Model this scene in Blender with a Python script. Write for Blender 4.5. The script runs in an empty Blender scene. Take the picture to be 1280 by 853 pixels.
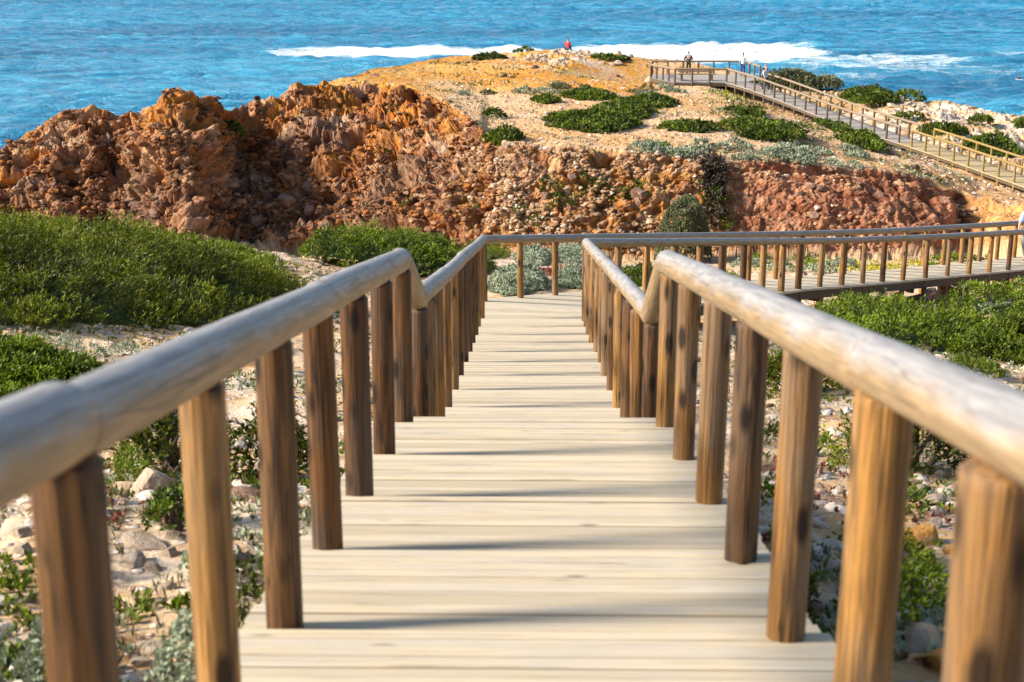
import bpy, math, random
import numpy as np
random.seed(7)
RNG = np.random.default_rng(11)
S = bpy.context.scene
COL = S.collection
R = math.radians

# ------------------------------------------------------------------ camera frame (world: Y runs down the boardwalk, camera at the origin)
F = 1778.0
PITCH = math.atan((426.5 + 80) / F)
YAW = R(0.847)
SL = 0.1776                         # fall of the hillside per metre
SEA_Z = -30.0
_fw = np.array([-math.sin(YAW) * math.cos(PITCH), math.cos(YAW) * math.cos(PITCH), -math.sin(PITCH)])
_rt = np.array([math.cos(YAW), math.sin(YAW), 0.0])
_up = np.cross(_rt, _fw)

def ray(u, v):
    return _fw + _rt * (u - 640) / F - _up * (v - 426.5) / F
def at(u, v, d):
    r = ray(u, v)
    return r * (d / r[1])
def atw(u, v, w):
    return ray(u, v) * w
def project(P):
    P = np.asarray(P); w = P @ _fw
    return 640 + F * (P @ _rt) / w, 426.5 - F * (P @ _up) / w

# ------------------------------------------------------------------ numpy noise
def _h(ix, iy, iz, seed=0):
    n = (ix.astype(np.int64) * 73856093) ^ (iy.astype(np.int64) * 19349663) ^ (iz.astype(np.int64) * 83492791) ^ (seed * 2654435761)
    n = n & 0xffffffff
    n = ((n ^ (n >> 16)) * 0x45d9f3b) & 0xffffffff
    n = ((n ^ (n >> 16)) * 0x45d9f3b) & 0xffffffff
    n = n ^ (n >> 16)
    return (n & 0xffffff) / float(0x1000000)
def vnoise(x, y, z, seed=0):
    x = np.asarray(x, float); y = np.asarray(y, float) + 0 * x; z = np.asarray(z, float) + 0 * x
    xi = np.floor(x); yi = np.floor(y); zi = np.floor(z)
    fx = x - xi; fy = y - yi; fz = z - zi
    fx = fx * fx * (3 - 2 * fx); fy = fy * fy * (3 - 2 * fy); fz = fz * fz * (3 - 2 * fz)
    r = 0
    for a in (0, 1):
        for b in (0, 1):
            for c in (0, 1):
                w = (fx if a else 1 - fx) * (fy if b else 1 - fy) * (fz if c else 1 - fz)
                r = r + w * _h(xi + a, yi + b, zi + c, seed)
    return r * 2 - 1
def fbm(x, y, z=0.0, o=4, seed=0, gain=0.5):
    r = 0; a = 1; t = 0
    for i in range(o):
        r = r + a * vnoise(x * 2 ** i, y * 2 ** i, (z + 0 * x) * 2 ** i, seed + i * 17); t += a; a *= gain
    return r / t
def worley(x, y, z, seed=0):
    xi = np.floor(x); yi = np.floor(y); zi = np.floor(z)
    f1 = np.full(x.shape, 9.0); f2 = np.full(x.shape, 9.0); idv = np.zeros(x.shape)
    for a in (-1, 0, 1):
        for b in (-1, 0, 1):
            for c in (-1, 0, 1):
                cx = xi + a; cy = yi + b; cz = zi + c
                px = cx + _h(cx, cy, cz, seed); py = cy + _h(cx, cy, cz, seed + 1); pz = cz + _h(cx, cy, cz, seed + 2)
                d = np.sqrt((px - x) ** 2 + (py - y) ** 2 + (pz - z) ** 2)
                near = d < f1
                f2 = np.where(near, f1, np.minimum(f2, d))
                idv = np.where(near, _h(cx, cy, cz, seed + 3), idv)
                f1 = np.where(near, d, f1)
    return f1, f2, idv
def facet(x, y, z, seed, tilt=1.0, step=.35):
    """broken-rock relief: every cell is a tilted flat face with its own level"""
    xi = np.floor(x); yi = np.floor(y); zi = np.floor(z)
    f1 = np.full(x.shape, 9.0); out = np.zeros(x.shape); idv = np.zeros(x.shape)
    for a in (-1, 0, 1):
        for b in (-1, 0, 1):
            for c in (-1, 0, 1):
                cx = xi + a; cy = yi + b; cz = zi + c
                dx = x - cx - _h(cx, cy, cz, seed); dy = y - cy - _h(cx, cy, cz, seed + 1); dz = z - cz - _h(cx, cy, cz, seed + 2)
                d = np.sqrt(dx * dx + dy * dy + dz * dz); k = d < f1
                g = (_h(cx, cy, cz, seed + 3) - .5) * dx + (_h(cx, cy, cz, seed + 4) - .5) * dy + (_h(cx, cy, cz, seed + 5) - .5) * dz
                idc = _h(cx, cy, cz, seed + 6)
                out = np.where(k, g * 2 * tilt + (idc - .5) * step, out); idv = np.where(k, idc, idv); f1 = np.where(k, d, f1)
    return out, idv
def sst(a, b, x):
    t = np.clip((x - a) / (b - a), 0, 1)
    return t * t * (3 - 2 * t)

# ------------------------------------------------------------------ mesh / object helpers
def mesh_np(name, V, faces, mat, smooth=False, col=None, extra=None):
    """V (n,3); faces (m,k) array of equal-size polygons, or a list of such arrays"""
    if not isinstance(faces, list): faces = [faces]
    me = bpy.data.meshes.new(name)
    V = np.ascontiguousarray(V, dtype=np.float32)
    me.vertices.add(len(V)); me.vertices.foreach_set('co', V.ravel())
    nl = sum(f.size for f in faces); npoly = sum(len(f) for f in faces)
    me.loops.add(nl); me.polygons.add(npoly)
    me.loops.foreach_set('vertex_index', np.concatenate([f.ravel() for f in faces]).astype(np.int32))
    tot = np.concatenate([np.full(len(f), f.shape[1]) for f in faces])
    st = np.concatenate([[0], np.cumsum(tot)[:-1]]).astype(np.int32)
    me.polygons.foreach_set('loop_start', st)
    me.polygons.foreach_set('use_smooth', np.full(npoly, bool(smooth)))
    me.update(calc_edges=True)
    if col is not None:
        at_ = me.attributes.new('Col', 'FLOAT_COLOR', 'POINT')
        c4 = np.ones((len(V), 4), np.float32); c4[:, :3] = col
        at_.data.foreach_set('color', c4.ravel())
    for k, a in (extra or {}).items():
        at_ = me.attributes.new(k, 'FLOAT', 'POINT'); at_.data.foreach_set('value', np.asarray(a, np.float32))
    if mat: me.materials.append(mat)
    return me
def link(name, me, parent=None, loc=(0, 0, 0)):
    o = bpy.data.objects.new(name, me); COL.objects.link(o); o.location = loc
    if parent: o.parent = parent
    return o
def tag(o, label=None, cat=None, group=None, kind=None):
    if label: o['label'] = label
    if cat: o['category'] = cat
    if group: o['group'] = group
    if kind: o['kind'] = kind
    return o
def empty(name, loc=(0, 0, 0)):
    o = bpy.data.objects.new(name, None); COL.objects.link(o); o.location = loc; o.empty_display_size = .3
    return o
def grid_faces(nr, nc):
    i = np.arange(nr - 1)[:, None] * nc + np.arange(nc - 1)[None]
    return np.stack([i, i + 1, i + nc + 1, i + nc], -1).reshape(-1, 4)
BOXF = np.array([[0, 3, 2, 1], [4, 5, 6, 7], [0, 1, 5, 4], [1, 2, 6, 5], [2, 3, 7, 6], [3, 0, 4, 7]])
class MB:
    def __init__(s): s.v = []; s.f = []; s.n = 0
    def hexa(s, pts):
        s.v.append(np.array(pts, float)); s.f.append(BOXF + s.n); s.n += 8
    def box(s, c, d):
        x, y, z = c; a, b, h = d[0] / 2, d[1] / 2, d[2] / 2
        s.hexa([(x - a, y - b, z - h), (x + a, y - b, z - h), (x + a, y + b, z - h), (x - a, y + b, z - h),
                (x - a, y - b, z + h), (x + a, y - b, z + h), (x + a, y + b, z + h), (x - a, y + b, z + h)])
    def bar(s, p, q, w, h):
        p = np.array(p, float); q = np.array(q, float); t = q - p; t /= np.linalg.norm(t)
        sd = np.cross(t, [0, 0, 1]); sd /= np.linalg.norm(sd); up = np.cross(sd, t)
        sd = sd * w / 2; up = up * h / 2
        s.hexa([p - sd - up, p + sd - up, q + sd - up, q - sd - up, p - sd + up, p + sd + up, q + sd + up, q - sd + up])
    def build(s, name, mat, parent=None):
        return link(name, mesh_np(name, np.concatenate(s.v), np.concatenate(s.f), mat), parent)

# ------------------------------------------------------------------ material helper
class Mat:
    def __init__(s, name):
        s.m = bpy.data.materials.new(name); s.m.use_nodes = True
        s.t = s.m.node_tree; s.t.nodes.clear()
        s.out = s.t.nodes.new('ShaderNodeOutputMaterial')
    def n(s, typ, props=None, **ins):
        nd = s.t.nodes.new('ShaderNode' + typ)
        for k, v in (props or {}).items(): setattr(nd, k, v)
        for k, v in ins.items():
            key = k.replace('_', ' ')
            if key.startswith('i') and key[1:].isdigit(): sock = nd.inputs[int(key[1:])]
            else: sock = nd.inputs[key]
            s.put(sock, v)
        return nd
    def put(s, sock, v):
        if isinstance(v, bpy.types.NodeSocket): s.t.links.new(v, sock)
        elif isinstance(v, bpy.types.Node): s.t.links.new(v.outputs[0], sock)
        elif isinstance(v, tuple) and len(v) == 3 and sock.type == 'RGBA': sock.default_value = (*v, 1)
        else: sock.default_value = v
    def coord(s, k='Object', scale=(1, 1, 1), rnd=False):
        tc = s.n('TexCoord').outputs[k]
        if rnd:
            oi = s.n('ObjectInfo').outputs['Random']
            off = s.n('Math', {'operation': 'MULTIPLY'}, i0=oi, i1=57.0)
            cmb = s.n('CombineXYZ', X=off, Y=off, Z=off)
            tc = s.n('VectorMath', {'operation': 'ADD'}, i0=tc, i1=cmb).outputs[0]
        return s.n('Mapping', Vector=tc, Scale=scale).outputs[0]
    def noise(s, vec, scale, detail=4, rough=.55, dist=0):
        return s.n('TexNoise', Vector=vec, Scale=scale, Detail=detail, Roughness=rough, Distortion=dist).outputs['Fac']
    def ramp(s, fac, stops):
        nd = s.n('ValToRGB', Fac=fac); cr = nd.color_ramp
        while len(cr.elements) < len(stops): cr.elements.new(.5)
        for e, (p, c) in zip(cr.elements, stops):
            e.position = p; e.color = (*c, 1) if isinstance(c, tuple) else (c, c, c, 1)
        return nd.outputs[0]
    def mix(s, fac, a, b, mode='MIX'):
        nd = s.n('Mix', {'data_type': 'RGBA', 'blend_type': mode})
        s.put(nd.inputs[0], fac); s.put(nd.inputs[6], a); s.put(nd.inputs[7], b)
        return nd.outputs[2]
    def math(s, op, a, b=0.0):
        return s.n('Math', {'operation': op}, i0=a, i1=b).outputs[0]
    def bump(s, h, strength, dist=.02, normal=None):
        nd = s.n('Bump', Height=h, Strength=strength, Distance=dist)
        if normal is not None: s.put(nd.inputs['Normal'], normal)
        return nd.outputs[0]
    def done(s, color, rough=.8, normal=None, spec=.3, shader=None):
        b = s.n('BsdfPrincipled'); s.put(b.inputs['Base Color'], color); s.put(b.inputs['Roughness'], rough)
        s.put(b.inputs['Specular IOR Level'], spec)
        if normal is not None: s.put(b.inputs['Normal'], normal)
        s.t.links.new((shader or b).outputs[0], s.out.inputs[0])
        return s.m

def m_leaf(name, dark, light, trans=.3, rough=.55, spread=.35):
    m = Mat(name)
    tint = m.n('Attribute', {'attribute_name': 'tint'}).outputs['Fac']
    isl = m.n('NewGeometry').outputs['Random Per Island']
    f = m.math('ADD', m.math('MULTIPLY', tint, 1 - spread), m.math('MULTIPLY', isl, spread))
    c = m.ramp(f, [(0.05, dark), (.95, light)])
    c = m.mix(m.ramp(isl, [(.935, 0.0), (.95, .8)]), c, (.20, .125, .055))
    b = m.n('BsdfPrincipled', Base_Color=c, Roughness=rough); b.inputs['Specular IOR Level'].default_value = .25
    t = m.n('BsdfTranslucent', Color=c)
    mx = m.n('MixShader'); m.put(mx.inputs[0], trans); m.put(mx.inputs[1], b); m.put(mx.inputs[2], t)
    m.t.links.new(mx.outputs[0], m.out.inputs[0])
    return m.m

def m_post(name, gold, dark, grey, greyamt=.5):
    m = Mat(name)
    v = m.coord('Object', (1, 1, 1), True)
    g = m.coord('Object', (14, 14, .9), True)
    grain = m.noise(g, 2.2, 6, .62, .6)
    fine = m.noise(m.coord('Object', (70, 70, 1.5), True), 1.5, 3, .6)
    big = m.noise(m.coord('Object', (3, 3, 1.1), True), 1.3, 3)
    knot = m.n('TexVoronoi', {'feature': 'F1'}, Vector=m.coord('Object', (9, 9, 3.2), True), Scale=1.0).outputs['Distance']
    c = m.ramp(grain, [(.34, dark), (.45, tuple(.45 * a + .55 * b for a, b in zip(dark, gold))), (.55, gold), (.70, tuple(min(1, a * 1.2) for a in gold))])
    gm = m.ramp(big, [(.42, 0.0), (.58, greyamt)])
    oi = m.n('ObjectInfo').outputs['Random']
    gm2 = m.math('MULTIPLY', gm, m.ramp(oi, [(.1, .35), (.7, 1.0)]))
    c = m.mix(gm2, c, grey)
    c = m.mix(m.ramp(knot, [(.14, .95), (.27, 0.0)]), c, tuple(x * .35 for x in dark))
    c = m.mix(.6, c, m.ramp(fine, [(.36, .4), (.52, 1.0)]), 'MULTIPLY')
    c = m.mix(m.ramp(oi, [(0, 0.0), (1, .7)]), c, (.5, .38, .30), 'MULTIPLY')
    crack = m.noise(m.coord('Object', (24, 24, .45), True), 1.0, 2, .5, .8)
    c = m.mix(m.ramp(crack, [(.475, 0.0), (.495, .85), (.515, 0.0)]), c, tuple(x * .3 for x in dark))
    h = m.math('ADD', m.math('MULTIPLY', grain, .6), m.math('MULTIPLY', fine, .5))
    return m.done(c, .62, m.bump(h, .8, .02), .3)

def m_rail(name, grey, gold):
    m = Mat(name)
    grain = m.noise(m.coord('Object', (12, 12, 1.2), True), 2.0, 6, .62, .7)
    blot = m.noise(m.coord('Object', (5, 5, 3.0), True), 1.2, 4, .6)
    fine = m.noise(m.coord('Object', (60, 60, 4), True), 1.5, 3, .6)
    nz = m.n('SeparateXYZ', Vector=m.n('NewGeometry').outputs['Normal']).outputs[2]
    # silver grey where the log faces up, golden where it faces down, blotchy between
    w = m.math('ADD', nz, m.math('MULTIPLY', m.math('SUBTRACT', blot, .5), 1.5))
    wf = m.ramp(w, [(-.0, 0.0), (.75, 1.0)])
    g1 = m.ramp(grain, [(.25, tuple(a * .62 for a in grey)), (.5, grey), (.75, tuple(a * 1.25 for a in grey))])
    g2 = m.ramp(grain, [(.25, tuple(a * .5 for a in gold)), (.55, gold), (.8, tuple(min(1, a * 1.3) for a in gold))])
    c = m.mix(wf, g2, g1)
    crack = m.noise(m.coord('Object', (26, 26, .35), True), 1.0, 2, .5, 1.0)
    c = m.mix(m.ramp(crack, [(.485, 0.0), (.5, .75), (.515, 0.0)]), c, (.10, .075, .05))
    c = m.mix(.5, c, m.ramp(fine, [(.3, .5), (.62, 1.0)]), 'MULTIPLY')
    h = m.math('ADD', m.math('MULTIPLY', grain, .6), m.math('MULTIPLY', fine, .4))
    return m.done(c, .55, m.bump(h, .5, .012), .35)

def m_plank(name, a, b, cgrey, groove=True):
    m = Mat(name)
    isl = m.n('NewGeometry').outputs['Random Per Island']
    off = m.n('CombineXYZ', X=m.math('MULTIPLY', isl, 91.0), Y=m.math('MULTIPLY', isl, 37.0), Z=0.0)
    base = m.n('VectorMath', {'operation': 'ADD'}, i0=m.n('TexCoord').outputs['Object'], i1=off).outputs[0]
    v = m.n('Mapping', Vector=base, Scale=(1.3, 22, 22)).outputs[0]
    grain = m.noise(v, 1.6, 6, .65, .5)
    blot = m.noise(m.n('Mapping', Vector=base, Scale=(1.6, 4, 4)).outputs[0], 1.5, 4, .6)
    kn = m.n('TexVoronoi', Vector=m.n('Mapping', Vector=base, Scale=(2.2, 8, 8)).outputs[0], Scale=1.0).outputs['Distance']
    c = m.ramp(grain, [(.34, tuple(x * .72 for x in b)), (.44, tuple(.5 * (p + q) for p, q in zip(a, b))), (.58, a)])
    c = m.mix(m.ramp(blot, [(.44, 0.0), (.62, .5)]), c, cgrey)
    c = m.mix(m.ramp(isl, [(0, 0.0), (.55, .12), (1, .55)]), c, tuple(x * .72 for x in b))
    c = m.mix(m.ramp(kn, [(.04, .8), (.12, 0.0)]), c, tuple(x * .45 for x in b))
    h = grain
    if groove:
        sy = m.n('SeparateXYZ', Vector=m.n('TexCoord').outputs['Object']).outputs[1]
        sn = m.math('SINE', m.math('MULTIPLY', sy, 2 * math.pi / .0244))
        c = m.mix(m.ramp(sn, [(-.0, .30), (.35, 0.0)]), c, tuple(x * .55 for x in b))
        h = m.math('ADD', m.math('MULTIPLY', grain, .4), m.math('MULTIPLY', sn, .35))
    return m.done(c, .72, m.bump(h, .5, .006), .25)

def m_simple(name, c, rough=.8, var=.25, scale=18.0, bump=.15):
    m = Mat(name); v = m.coord('Object', (1, 1, 1), True); nz = m.noise(v, scale, 4)
    cc = m.ramp(nz, [(.3, tuple(x * (1 - var) for x in c)), (.7, tuple(min(1, x * (1 + var)) for x in c))])
    return m.done(cc, rough, m.bump(nz, bump, .01), .25)

def m_rock(name, a, b, c3):
    m = Mat(name)
    v = m.coord('Object', (1, 1, 1), True)
    n1 = m.noise(v, 1.6, 5, .6); n2 = m.noise(v, 9, 5, .65)
    oi = m.n('ObjectInfo').outputs['Random']
    c = m.ramp(n1, [(.3, a), (.52, b), (.7, c3)])
    c = m.mix(.6, c, m.ramp(n2, [(.3, .5), (.62, 1.0)]), 'MULTIPLY')
    c = m.mix(m.ramp(oi, [(0, 0.0), (1, .5)]), c, tuple(x * .75 for x in a))
    return m.done(c, .9, m.bump(m.math('ADD', n1, n2), .6, .05), .15)

# colours ------------------------------------------------------------
M = {}
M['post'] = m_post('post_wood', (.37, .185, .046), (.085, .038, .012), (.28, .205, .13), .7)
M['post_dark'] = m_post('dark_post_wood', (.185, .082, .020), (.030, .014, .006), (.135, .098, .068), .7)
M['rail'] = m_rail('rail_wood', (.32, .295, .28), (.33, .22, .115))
M['plank'] = m_plank('deck_planks', (.68, .56, .385), (.53, .42, .275), (.52, .475, .42))
M['beam'] = m_simple('dark_timber', (.11, .075, .045), .8)
M['far_post'] = m_simple('old_far_timber', (.13, .088, .052), .75)
M['far_rail'] = m_simple('old_far_rail', (.25, .18, .115), .7)
M['far_plank'] = m_plank('old_far_planks', (.40, .35, .29), (.31, .26, .21), (.36, .34, .31), False)
M['new_post'] = m_simple('new_yellow_timber', (.26, .17, .052), .7)
M['new_plank'] = m_plank('new_yellow_planks', (.50, .38, .20), (.42, .31, .15), (.46, .38, .24), False)
M['green'] = m_leaf('juniper_leaf', (.010, .021, .002), (.225, .26, .010), .34)
M['green2'] = m_leaf('bright_shrub_leaf', (.013, .030, .003), (.205, .275, .012), .34)
M['dgreen'] = m_leaf('dark_shrub_leaf', (.016, .03, .003), (.15, .205, .012))
M['silver'] = m_leaf('silver_leaf', (.13, .16, .09), (.42, .46, .31), .2)
M['dry'] = m_leaf('dry_shrub_leaf', (.06, .06, .022), (.24, .21, .09), .2)
M['sage'] = m_leaf('sage_bush_leaf', (.05, .06, .022), (.24, .255, .12), .25)
M['heath'] = m_leaf('dark_heath_leaf', (.022, .018, .012), (.13, .10, .065), .2)
M['red'] = m_leaf('red_succulent_leaf', (.10, .03, .02), (.34, .10, .07), .2)
M['yellow'] = m_leaf('yellow_flower', (.22, .22, .02), (.62, .50, .03), .2)
M['twig'] = m_simple('twig_bark', (.13, .095, .07), .9)
M['rock_pale'] = m_rock('pale_limestone', (.36, .25, .16), (.52, .40, .29), (.60, .52, .42))
M['rock_orange'] = m_rock('orange_rock', (.46, .18, .035), (.60, .30, .08), (.62, .42, .22))
M['rock_brown'] = m_rock('brown_rock', (.17, .09, .06), (.27, .16, .11), (.40, .27, .19))

def mat_ground():
    m = Mat('sandy_ground')
    v = m.coord('Object')
    n1 = m.noise(v, .45, 4, .6); n2 = m.noise(v, 3.0, 6, .65); n3 = m.noise(v, 22, 4, .7)
    c = m.ramp(n1, [(.38, (.55, .32, .13)), (.5, (.62, .43, .25)), (.6, (.66, .51, .36))])
    c = m.mix(m.ramp(n2, [(.52, 0.0), (.64, .8)]), c, (.32, .16, .065))
    vo = m.n('TexVoronoi', Vector=v, Scale=9.0); vo2 = m.n('TexVoronoi', Vector=v, Scale=26.0)
    st = m.ramp(vo.outputs['Distance'], [(.30, 1.0), (.42, 0.0)])
    pick = m.ramp(m.n('SeparateXYZ', Vector=vo.outputs['Color']).outputs[0], [(.45, 0.0), (.5, 1.0)])
    stc = m.mix(m.n('SeparateXYZ', Vector=vo.outputs['Color']).outputs[1], (.44, .30, .22), (.72, .62, .52))
    c = m.mix(m.math('MULTIPLY', st, pick), c, stc)
    pk2 = m.ramp(m.n('SeparateXYZ', Vector=vo2.outputs['Color']).outputs[0], [(.55, 0.0), (.6, .9)])
    st2 = m.ramp(vo2.outputs['Distance'], [(.3, 1.0), (.42, 0.0)])
    c = m.mix(m.math('MULTIPLY', st2, pk2), c, m.mix(m.n('SeparateXYZ', Vector=vo2.outputs['Color']).outputs[1], (.38, .26, .19), (.70, .58, .46)))
    c = m.mix(.4, c, m.ramp(n3, [(.34, .5), (.52, 1.0)]), 'MULTIPLY')
    h = m.math('ADD', m.math('MULTIPLY', m.math('MULTIPLY', st, pick), .6), m.math('ADD', m.math('MULTIPLY', n2, .8), m.math('MULTIPLY', n3, .3)))
    return m.done(c, .95, m.bump(h, .7, .05), .1)
M['ground'] = mat_ground()

def mat_cliff():
    m = Mat('cliff_rock_and_earth')
    a = m.n('Attribute', {'attribute_name': 'Col'}).outputs['Color']
    v = m.coord('Object')
    n2 = m.noise(v, 1.7, 6, .7); n3 = m.noise(v, 7, 5, .7)
    c = m.mix(.6, a, m.ramp(n2, [(.32, .6), (.5, 1.0)]), 'MULTIPLY')
    c = m.mix(.6, c, m.ramp(n3, [(.36, .5), (.52, 1.0)]), 'MULTIPLY')
    vo = m.n('TexVoronoi', Vector=v, Scale=3.6)
    h = m.math('ADD', m.math('MULTIPLY', n3, .7), m.math('MULTIPLY', vo.outputs['Distance'], -.5))
    return m.done(c, .95, m.bump(h, .8, .12), .1)
M['cliff'] = mat_cliff()

def mat_sea():
    m = Mat('sea_water')
    v = m.coord('Object')
    w1 = m.noise(m.n('Mapping', Vector=v, Scale=(.16, .5, 1)).outputs[0], 1.6, 5, .65, .4)
    w2 = m.noise(m.n('Mapping', Vector=v, Scale=(.6, 1.3, 1)).outputs[0], 1.5, 4, .65, .3)
    big = m.noise(m.n('Mapping', Vector=v, Scale=(.006, .016, 1)).outputs[0], 1.0, 4, .6)
    c = m.ramp(big, [(.36, (.007, .145, .285)), (.5, (.018, .24, .425)), (.62, (.05, .36, .55))])
    foam = m.n('Attribute', {'attribute_name': 'foam'}).outputs['Fac']
    fn = m.noise(m.n('Mapping', Vector=v, Scale=(.05, .16, 1)).outputs[0], 1.4, 7, .72, .8)
    fm = m.ramp(m.math('ADD', foam, m.math('MULTIPLY', m.math('SUBTRACT', fn, .5), 1.5)), [(.40, 0.0), (.74, 1.0)])
    milky = m.ramp(foam, [(.05, 0.0), (.7, .45)])
    c = m.mix(milky, c, (.10, .48, .60))
    c2 = m.mix(fm, c, (.86, .88, .88))
    h = m.math('ADD', m.math('MULTIPLY', w1, .8), m.math('MULTIPLY', w2, .55))
    nb = m.bump(h, 1.0, 1.6)
    rough = m.math('ADD', m.math('MULTIPLY', fm, .6), .16)
    return m.done(c2, rough, nb, .45)
M['sea'] = mat_sea()

# ------------------------------------------------------------------ SETTING: near hillside
def ground_z(x, d):
    x = np.asarray(x, float); d = np.asarray(d, float)
    off = np.interp(d, [-8, 7.5, 12, 20, 23, 30, 60], [1.98, 1.98, 2.34, 2.16, 2.14, 2.3, 2.3])
    off = off + .30 * sst(1.5, 4.0, x) * sst(18, 25, d)
    z = -(SL * d + off)
    z = z + 1.05 * sst(-2.6, -12, x) * sst(8, 22, d)
    z = z - np.maximum(d - 46, 0) * .022
    z = z - np.maximum(d - 40, 0) * .33 * sst(-5, -11, x)
    lane = sst(.9, 1.7, np.abs(x)) * .85 + .15
    z = z + (fbm(x / 2.6, d / 2.6, 0, 3, 3) * .16 + fbm(x / .55, d / .55, 0, 3, 9) * .05) * np.where(d < 24, lane, 1)
    return z
def hit(u, v):
    """where the view through a pixel meets the near hillside"""
    ds = np.linspace(2, 64, 900)
    r = ray(u, v); P = r[None] * (ds / r[1])[:, None]
    g = ground_z(P[:, 0], P[:, 1]); k = np.argmax(P[:, 2] <= g)
    if P[k, 2] > g[k]: k = len(ds) - 1
    return np.array([P[k, 0], P[k, 1], g[k]])

def build_ground():
    ys = [-7.0]
    while ys[-1] < 66: ys.append(ys[-1] + .055 + max(0, ys[-1]) * .0042)
    ys = np.array(ys)
    xs = np.concatenate([np.linspace(-60, -14, 90), np.arange(-13.9, 16, .075), np.linspace(16.2, 62, 150)])
    X, Y = np.meshgrid(xs, ys)
    Z = ground_z(X, Y)
    f1, f2, idv = worley(X.ravel() / .34, Y.ravel() / .34, np.zeros(X.size) + 3.3, 5)
    bump = (np.sqrt(np.clip(1 - (f1 / .42) ** 2, 0, 1)) * .06 * (idv > .55)).reshape(X.shape)
    Z = Z + bump * (np.abs(X) > 1.0)
    V = np.stack([X, Y, Z], -1).reshape(-1, 3)
    o = link('ground', mesh_np('ground', V, grid_faces(len(ys), len(xs)), M['ground'], True))
    tag(o, 'sandy stony hillside falling away to the gully', kind='structure')
build_ground()

A0 = np.array([13.3, 99.4]); A1 = np.array([25.4, 74.0]); dirv = (A1 - A0) / np.linalg.norm(A1 - A0); nrm = np.array([-dirv[1], dirv[0]])
A2 = A1 + dirv * 16
FW = 1.6
def deck_y(u): return np.interp(u, [900, 961, 1057, 1150, 1270, 1420], [99, 119.5, 158, 186.5, 229, 283])
LT = float(np.linalg.norm(A2 - A0))
def fdeck(s):
    p = A0 + dirv * s
    d = p[1]; u = 666 + p[0] * F / d
    for _ in range(4):
        q = at(u, float(deck_y(u)), d); u += (p[0] - q[0]) * F / d
    return np.array([p[0], p[1], at(u, float(deck_y(u)), d)[2]])
zs_ = np.array([fdeck(s)[2] for s in np.linspace(0, LT, 60)])
zs_ = np.convolve(np.pad(zs_, 4, mode='edge'), np.ones(9) / 9, 'valid')
def fz(s): return float(np.interp(s, np.linspace(0, LT, 60), zs_))
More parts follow.
